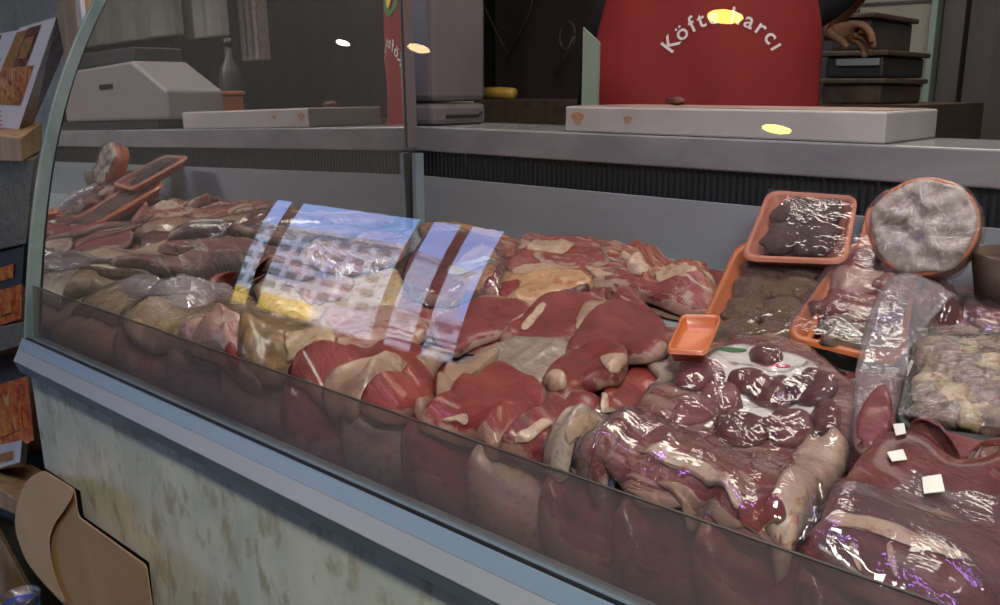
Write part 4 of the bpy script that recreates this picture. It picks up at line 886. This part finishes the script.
# glittering tray F of diced meat
tF = [plane_px(x, y, .86, z_(-.226), .20) for x, y in ((914, 336), (1040, 330), (1085, 455), (893, 428))]
t, q, nrm = tray('diced_meat_tray', tF, .024, M['black'], 'black tray of diced meat under glittering wrap at the right edge', .20)
ux = (q[1]-q[0]); ux /= np.linalg.norm(ux); vy = np.cross(nrm, ux)
for r in range(5):
    for c_ in range(6):
        u, v = .13+.74*(c_+.5)/6+random.uniform(-.02, .02), .12+.76*(r+.5)/5+random.uniform(-.02, .02)
        o = lump('diced_meat', frame(q, u, v)-nrm*.004, ux, vy, nrm, .019*random.uniform(.8, 1.15), .017*random.uniform(.8, 1.2), .014, M[('chunk', 'offal', 'pale_meat', 'chunk')[(r*3+c_) % 4]], None, .5, 10)
        tag(o, 'small diced meat piece under glittering wrap in the black tray', 'meat', 'diced meat in the black tray')
tray_film(q, nrm, t, 'film_dish', .011, .012); setH(q)

# --- big wrapped pack in the middle right
o = cut('wrapped_pack', 'large wrapped pack of streaky flank and round red slices behind the front guard', [(572, 474), (600, 440), (640, 405), (680, 378), (700, 352), (740, 340), (800, 352), (846, 384), (852, 430), (838, 480), (806, 530), (790, 552), (740, 540), (690, 518), (640, 500), (600, 488)], .030, 'beef_marb', bump=.3, nb=140, K=16, lift=.018, fold=.06, blur=.036)
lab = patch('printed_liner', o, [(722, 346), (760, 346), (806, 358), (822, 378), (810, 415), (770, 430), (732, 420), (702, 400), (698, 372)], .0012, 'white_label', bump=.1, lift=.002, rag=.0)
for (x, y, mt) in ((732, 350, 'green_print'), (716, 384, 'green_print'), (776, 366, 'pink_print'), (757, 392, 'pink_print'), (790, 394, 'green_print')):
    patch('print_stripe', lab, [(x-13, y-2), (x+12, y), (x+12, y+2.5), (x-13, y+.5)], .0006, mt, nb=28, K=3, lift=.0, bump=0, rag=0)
rs = [(700, 372, 30, 18), (748, 378, 24, 14), (722, 396, 27, 18), (774, 390, 30, 20), (812, 384, 28, 22), (790, 424, 34, 22), (742, 426, 32, 20), (694, 412, 28, 19), (828, 414, 18, 22), (766, 352, 22, 10)]
for x, y, rx, ry in [(a, b, c*.84, d*.80) for a, b, c, d in rs]: patch('round_slice', o, [(x+rx*math.cos(w)*(1+.1*math.sin(2*w+x)), y+ry*math.sin(w)) for w in np.linspace(0, 6.28, 11)[:-1]], .010, 'beef_dark' if x > 735 else 'slice', lift=.006, nb=44, K=7)
patch('fat_cap', o, [(800, 440), (832, 430), (850, 446), (838, 482), (812, 522), (792, 552), (764, 544), (768, 505), (782, 470)], .012, 'fat', nb=72, K=9, lift=.008)
patch('fat_strip', o, [(640, 452), (672, 446), (712, 466), (738, 490), (748, 506), (732, 504), (700, 480), (668, 464)], .005, 'fat', nb=60)
patch('fat_strip', o, [(655, 480), (685, 486), (720, 510), (745, 528), (715, 520), (680, 502)], .005, 'tan', nb=60)
patch('red_eye', o, [(738, 510), (760, 500), (782, 505), (784, 520), (765, 530), (744, 526)], .006, 'beef2')
patch('fat_strip', o, [(570, 470), (600, 446), (634, 418), (655, 402), (650, 410), (620, 438), (582, 472)], .003, 'shank', nb=60)
patch('film', o, [(560, 476), (590, 440), (632, 400), (674, 370), (694, 342), (740, 328), (806, 342), (858, 376), (866, 430), (850, 486), (815, 540), (794, 562), (738, 550), (686, 528), (636, 508), (592, 494)], .004, 'film_pack', sheet=True, nb=160, K=18, lift=.006, creases=.005, cfreq=24)
# wrapped sausages between the big pack and the black tray
for k, (ol, mt, lb) in enumerate((([(850, 470), (858, 440), (880, 425), (892, 445), (884, 470), (865, 484)], 'slice', 'upright dark slice right of the big wrapped pack'),
    ([(935, 478), (950, 464), (985, 466), (1010, 482), (990, 496), (950, 494)], 'slice', 'round pink slice beside the large white tag at the right edge'),
    ([(905, 452), (930, 446), (958, 452), (955, 464), (925, 468), (906, 464)], 'beef_dark', 'dark slice below the middle of the black tray'),
    ([(965, 456), (990, 452), (1015, 460), (1010, 472), (980, 474)], 'slice', 'pale rimmed slice just above the round pink slice'))):
    cut('wrapped_slice', lb, [(x, y+(8 if k == 0 else 18)) for x, y in ol], .022, mt, lift=.006, blur=.03)
# dark beef at the lower right
o = cut('dark_beef', 'large dark beef slab with a pale fat line at the lower right', [(800, 552), (822, 515), (850, 492), (900, 480), (960, 492), (1040, 505), (1080, 560), (1040, 640), (960, 640), (890, 605), (830, 575)], .032, 'beef_dark', nb=130, K=14, lift=.016, fold=.06, bump=.2, blur=.034)
patch('fat_line', o, [(826, 518), (850, 512), (890, 520), (925, 536), (965, 552), (960, 558), (915, 546), (870, 530), (838, 526)], .003, 'fat', nb=60)
for ol in ([(850, 545), (856, 545), (862, 568), (857, 570)], [(886, 545), (892, 546), (898, 572), (892, 573)], [(905, 500), (935, 508), (960, 520), (940, 516)]): patch('fat_fleck', o, ol, .002, 'tan', nb=24, K=4)
patch('film', o, [(794, 556), (818, 508), (846, 486), (900, 472), (962, 484), (1046, 498), (1090, 560), (1046, 648), (955, 648), (884, 612), (824, 582)], .004, 'film', sheet=True, nb=140, K=14, lift=.006, creases=.005)
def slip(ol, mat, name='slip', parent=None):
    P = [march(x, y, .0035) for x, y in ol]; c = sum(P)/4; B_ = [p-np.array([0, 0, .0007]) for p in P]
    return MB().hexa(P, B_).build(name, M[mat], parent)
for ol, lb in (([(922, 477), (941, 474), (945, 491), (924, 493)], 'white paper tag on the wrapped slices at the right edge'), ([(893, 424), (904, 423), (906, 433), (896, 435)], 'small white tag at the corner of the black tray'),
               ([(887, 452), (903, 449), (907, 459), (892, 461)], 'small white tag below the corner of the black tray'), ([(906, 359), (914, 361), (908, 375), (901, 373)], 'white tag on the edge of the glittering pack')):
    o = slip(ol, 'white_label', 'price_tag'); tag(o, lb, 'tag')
    x, y = ol[0]; x2, y2 = ol[2]; 
# ================================================================ the neighbouring stall left of the case
def pkt(name, fr_, bk, Yf, Yb, label, pic, side, white=True, strip=None):
    """a food packet: front quad (TL TR BR BL pixels) at depth Yf, back quad at Yb"""
    a = [onY(x, y, Yf) for x, y in fr_]; b = [onY(x, y, Yb) for x, y in bk]
    t = tag(empty(name, tuple(sum(a)/4)), label, 'packet')
    MB().hexa(a, b).build('carton', side, t)
    def q(u, v, off=.0012):
        p = a[0]*(1-u)*(1-v)+a[1]*u*(1-v)+a[2]*u*v+a[3]*(1-u)*v; return p+np.array([0, -off, 0])
    def quad(nm, u0, u1, v0, v1, m, off): 
        A = [q(u0, v0, off), q(u1, v0, off), q(u1, v1, off), q(u0, v1, off)]; B_ = [p+np.array([0, .0006, 0]) for p in A]
        MB().hexa(A, B_).build(nm, m, t)
    if white: quad('white_face', .0, 1., .0, 1., M['white_label'], .0012)
    quad('picture', .0, .86, .38, .74, pic, .0026)
    if strip:
        quad('herb_picture', .0, .30, .04, .38, strip, .0026); quad('dark_band', .30, .66, .03, .38, M['food_d'], .0026); quad('dish_picture', .36, .60, .12, .30, M['food_c'], .0036)
        for r_ in range(4): quad('print_line', .05+.03*r_, .45+.05*r_, .80+.045*r_, .812+.045*r_, M['pink_print'], .0026)
    return t
pkt('food_packet', [(20, 28), (57, 17), (18, 133), (-22, 128)], [(30, 32), (64, 52), (34, 122), (-10, 130)], .66, .72, 'tall white packet with golden food picture leaning beside the end glass', M['food_a'], M['food_d'], True, M['food_c'])
pkt('food_packet', [(-25, 38), (20, 30), (-8, 96), (-50, 110)], [(-15, 40), (25, 34), (2, 92), (-40, 108)], .70, .76, 'green and white packet at the left edge behind the golden one', M['food_c'], M['black'], True, M['food_d'])
pkt('food_packet', [(-30, 262), (24, 246), (22, 285), (-30, 300)], [(-28, 266), (30, 250), (28, 292), (-28, 306)], .60, .68, 'orange spice packet on the rack beside the end glass, upper row', M['food_b'], M['black'], False)
pkt('food_packet', [(-30, 298), (22, 284), (21, 318), (-30, 336)], [(-28, 300), (28, 290), (26, 326), (-28, 340)], .575, .60, 'red chilli packet below the orange spice packet', M['food_b'], M['food_b'], False)
pkt('food_packet', [(-30, 392), (28, 376), (34, 440), (-24, 470)], [(-28, 396), (34, 384), (42, 450), (-20, 472)], .55, .62, 'large packet with red and orange chillies left of the case body', M['food_b'], M['food_b'], False)
pkt('food_packet', [(-30, 452), (22, 440), (20, 462), (-20, 474)], [(-28, 456), (28, 446), (26, 466), (-20, 478)], .50, .54, 'pale printed packet under the chilli packet', M['food_c'], M['white_plastic'], False)
def hx(name, fr_, bk, Yf, Yb, mat, label, cat, bevel=.002):
    return tag(MB().hexa([onY(x, y, Yf) for x, y in fr_], [onY(x, y, Yb) for x, y in bk]).build(name, mat, None, bevel=bevel), label, cat)
# wooden box under the tall packets
hx('wooden_box', [(-40, 130), (20, 138), (22, 162), (-40, 160)], [(-20, 118), (42, 122), (42, 150), (-20, 150)], .60, .74, M['wood'], 'pale wooden box rim under the tall packets', 'box')
pa, pb = onY(56, 0, .92)[0], onY(75, 0, .92)[0]
tag(MB().box((pa, .92, 0), (pb, .96, 2.6)).build('wood_post', M['wood'], None, bevel=.003), 'pale upright wooden post beside the top of the end glass', 'post')
pa, pb = onY(76, 0, .90)[0], onY(80, 0, .90)[0]
tag(MB().box((pa, .90, 0), (pb, .91, 2.6)).build('white_strip', M['white_plastic'], None, bevel=.001), 'thin white upright strip beside the wooden post', 'strip')
hx('granite_block', [(-60, 162), (34, 160), (26, 244), (-60, 262)], [(-60, 150), (44, 150), (40, 244), (-60, 262)], .62, .80, M['granite'], 'speckled dark granite block between the packets and the end glass', 'block')
hx('rack_shelf', [(-60, 338), (24, 322), (24, 344), (-60, 372)], [(-60, 330), (30, 318), (32, 360), (-60, 372)], .56, .74, M['granite'], 'dark stone ledge of the rack below the red chilli packet', 'shelf')
hx('wooden_crate', [(-40, 462), (20, 502), (22, 518), (-40, 490)], [(-10, 440), (52, 476), (54, 494), (-10, 466)], .47, .60, M['wood'], 'pale wooden crate corner below the chilli packets', 'crate')
x0 = onY(-60, 560, .56)
struct('wall_side', MB().box((-7.3, 1.9, 0), (-1.9, 2.0, 2.6)), M['pale_stone'])
# dark stone step, plank and floor level clutter
hx('stone_step', [(-60, 500), (24, 500), (160, 640), (-60, 660)], [(-40, 470), (60, 480), (200, 620), (-40, 640)], .50, .62, M['dark_stone'], 'dark stone step below the crate at the lower left', 'step')
hx('wood_plank', [(-40, 515), (-10, 518), (56, 640), (-10, 640)], [(-38, 512), (-6, 516), (60, 640), (-8, 640)], .468, .485, M['wood'], 'pale wooden plank at the bottom left corner', 'plank')
cz = onY(58, 592, .43)[2]-.0605
tag(MB().box((-1.62, .30, 0), (-1.0, .398, cz)).build('stone_ledge', M['dark_stone'], None, bevel=.004), 'low dark stone ledge under the plastic cup', 'ledge')
tag(MB().box((-2.2, .645, 0), (-1.31, .95, z_(-.262))).build('stall_rack', M['granite'], None, bevel=.004), 'dark stone rack of the neighbouring stall behind the food packets', 'rack')
# rounded kraft covered block under the case
fo = [(44, 470), (75, 489), (79, 516), (147, 565), (158, 640), (95, 640), (52, 592), (24, 556), (15, 525), (20, 494), (32, 476)]
def loft(name, px, Y0, Y1, mat, parent, bevel):
    a = [onY(x, y, Y0) for x, y in px]; b = [onY(x, y, Y1) for x, y in px]; n = len(px)
    return MB().add(a+b, [tuple(range(n))[::-1], tuple(range(n, 2*n))]+[(i, (i+1) % n, n+(i+1) % n, n+i) for i in range(n)]).build(name, mat, parent, bevel=bevel, seg=3)
a0 = onY(80, 560, .42)
kt = tag(empty('kraft_roll', tuple(a0)), 'rounded tan kraft covered roll under the left end of the case', 'roll')
loft('side', fo, .405, .4490, M['kraft'], kt, .004)
fl = [(41, 473), (56, 478), (73, 491), (66, 508), (56, 522), (50, 538), (51, 556), (56, 578), (66, 604), (52, 592), (36, 574), (24, 556), (15, 525), (20, 494), (30, 478)]
loft('lit_crescent', smooth_closed(fl, 60).tolist(), .399, .4045, M['kraft_light'], kt, .001)  # paler crescent: light on the roll's upper left, put into the colour
# clear plastic cup with blue print
cp = onY(58, 592, .43)
ct_ = tag(empty('plastic_cup', (cp[0], .43, cp[2]-.06)), 'clear plastic cup with blue print at the bottom left', 'cup')
o = MB().lathe([(.018, -.06), (.024, .01), (.026, .012), (.024, .013), (.017, -.058)], (cp[0]-.01, .385, cp[2]), 32).build('cup_body', M['film_gold'], ct_, smooth=True)
MB().lathe([(.0218, -.02), (.0232, .0), (.0226, .0), (.0212, -.02)], (cp[0]-.01, .385, cp[2]), 32).build('printed_band', M['blue'], ct_, smooth=True)

# ================================================================ lamps
def lamp(name, x, y, r, col, s, label):
    t = tag(empty(name, (x, y, 2.60)), label, 'ceiling lamp')
    MB().lathe([(r+.02, .019), (r+.02, -.001), (r+.003, -.004), (r+.003, .019)], (x, y, 2.60), 32).build('trim_ring', M['white_metal'], t, smooth=False)
    MB().lathe([(r, .012), (r, -.002), (r*.5, -.006), (.002, -.007)], (x, y, 2.60), 32).build('bulb', emit('lamp glow '+label[:9]+str(x), col, s), t, smooth=True)
lamp('spot_lamp', -1.12, -.26, .046, (1, .72, .12), 26, 'round yellow ceiling lamp above the customers, nearest the case')
lamp('spot_lamp', -1.24, -1.12, .045, (1, .76, .16), 26, 'round yellow ceiling lamp closer to the shop front')
lamp('spot_lamp', -2.28, -.38, .045, (1, .75, .35), 16, 'round amber ceiling lamp toward the end wall')
lamp('spot_lamp', -2.62, -.30, .030, (1, .97, .85), 60, 'small white ceiling lamp farthest along the end wall')
def tube(name, c, half, along, col, s, energy, label, w=.05):
    t = tag(empty(name, c), label, 'ceiling light'); dx_, dy_ = (half, w/2) if along == 'x' else (w/2, half)
    MB().box((c[0]-dx_-.02, c[1]-dy_-.02, c[2]+.002), (c[0]+dx_+.02, c[1]+dy_+.02, c[2]+.05)).build('housing', M['white_metal'], t)
    MB().box((c[0]-dx_, c[1]-dy_, c[2]-.012), (c[0]+dx_, c[1]+dy_, c[2]+.0015)).build('diffuser', emit(label[:20], col, s), t, bevel=.004)
    l = bpy.data.lights.new(name+'_light', 'AREA'); l.shape = 'RECTANGLE'; l.size = dx_*2; l.size_y = dy_*2; l.energy = energy; l.color = col
    lo = bpy.data.objects.new(name+'_light', l); C.objects.link(lo); lo.location = (c[0], c[1], c[2]-.016)
    return t
tube('ceiling_light', (-.5, .95, 2.50), .60, 'x', (1, .93, .80), 5.5, 12.5, 'long white ceiling light above the marble worktop', .30)
tube('ceiling_light', (-.7, 2.2, 2.50), .55, 'x', (1, .90, .80), 4, 10, 'long white ceiling light behind the butcher', .16)
tube('ceiling_light', (.75, -.35, 2.50), .50, 'x', (1, .965, .84), 5, 60, 'long cool ceiling light above the customers', .30)  # added fill from the customer side, kept out of the glass reflections
tube('violet_tube', (-.2, .22, 2.57), .80, 'x', (.50, .25, 1.0), 40, 2.2, 'thin violet tube light hung above the customer side of the case', .035)
# daylight through the shop front: sky, and the sun on the street side
w = bpy.data.worlds.new('world'); bpy.context.scene.world = w; w.use_nodes = True; nt = w.node_tree; nt.nodes.clear()
wo = nt.nodes.new('ShaderNodeOutputWorld'); bg = nt.nodes.new('ShaderNodeBackground'); nt.links.new(bg.outputs[0], wo.inputs[0])
tc = N(nt, 'ShaderNodeTexCoord'); sx = N(nt, 'ShaderNodeSeparateXYZ'); nt.links.new(tc.outputs['Generated'], sx.inputs[0])
cr = ramp(nt, sx.outputs['Z'], [(.0, (.30, .45, .85)), (.35, (.18, .32, .75)), (.9, (.12, .24, .62))]); nt.links.new(cr, bg.inputs[0]); bg.inputs[1].default_value = 11
s = bpy.data.lights.new('sun', 'SUN'); s.energy = 62; s.angle = .01; s.color = (1, .95, .86); so = bpy.data.objects.new('sun', s); C.objects.link(so); so.rotation_euler = Vector((.35, 1.0, .9)).to_track_quat('Z', 'Y').to_euler()
p_ = bpy.data.lights.new('shop_front_daylight', 'AREA'); p_.shape = 'RECTANGLE'; p_.size = 2.13; p_.size_y = 1.29; p_.cycles.is_portal = True
po = bpy.data.objects.new('shop_front_daylight', p_); C.objects.link(po); po.location = (-4.275, -2.62, z_(.335)); po.rotation_euler = (math.radians(90), 0, 0)
# ================================================================ camera
cam = bpy.data.cameras.new('camera'); cam.sensor_width = 36; cam.lens = f*36/1000; cam.clip_start = .02; cam.clip_end = 400
co = bpy.data.objects.new('camera', cam); C.objects.link(co); co.location = EYE
Rm = Matrix((R_.tolist(), U_.tolist(), (-F_).tolist())).transposed(); co.rotation_euler = Rm.to_euler()
bpy.context.scene.camera = co
sc = bpy.context.scene
sc.view_settings.view_transform = 'Standard'; sc.view_settings.look = 'None'; sc.view_settings.gamma = 1; sc.view_settings.use_curve_mapping = False; sc.view_settings.exposure = -.22
sc.cycles.use_denoising = True; sc.cycles.max_bounces = 10; sc.cycles.transparent_max_bounces = 24; sc.cycles.diffuse_bounces = 3; sc.cycles.glossy_bounces = 5
sc.cycles.sample_clamp_indirect = 4.; sc.cycles.caustics_reflective = False; sc.cycles.caustics_refractive = False
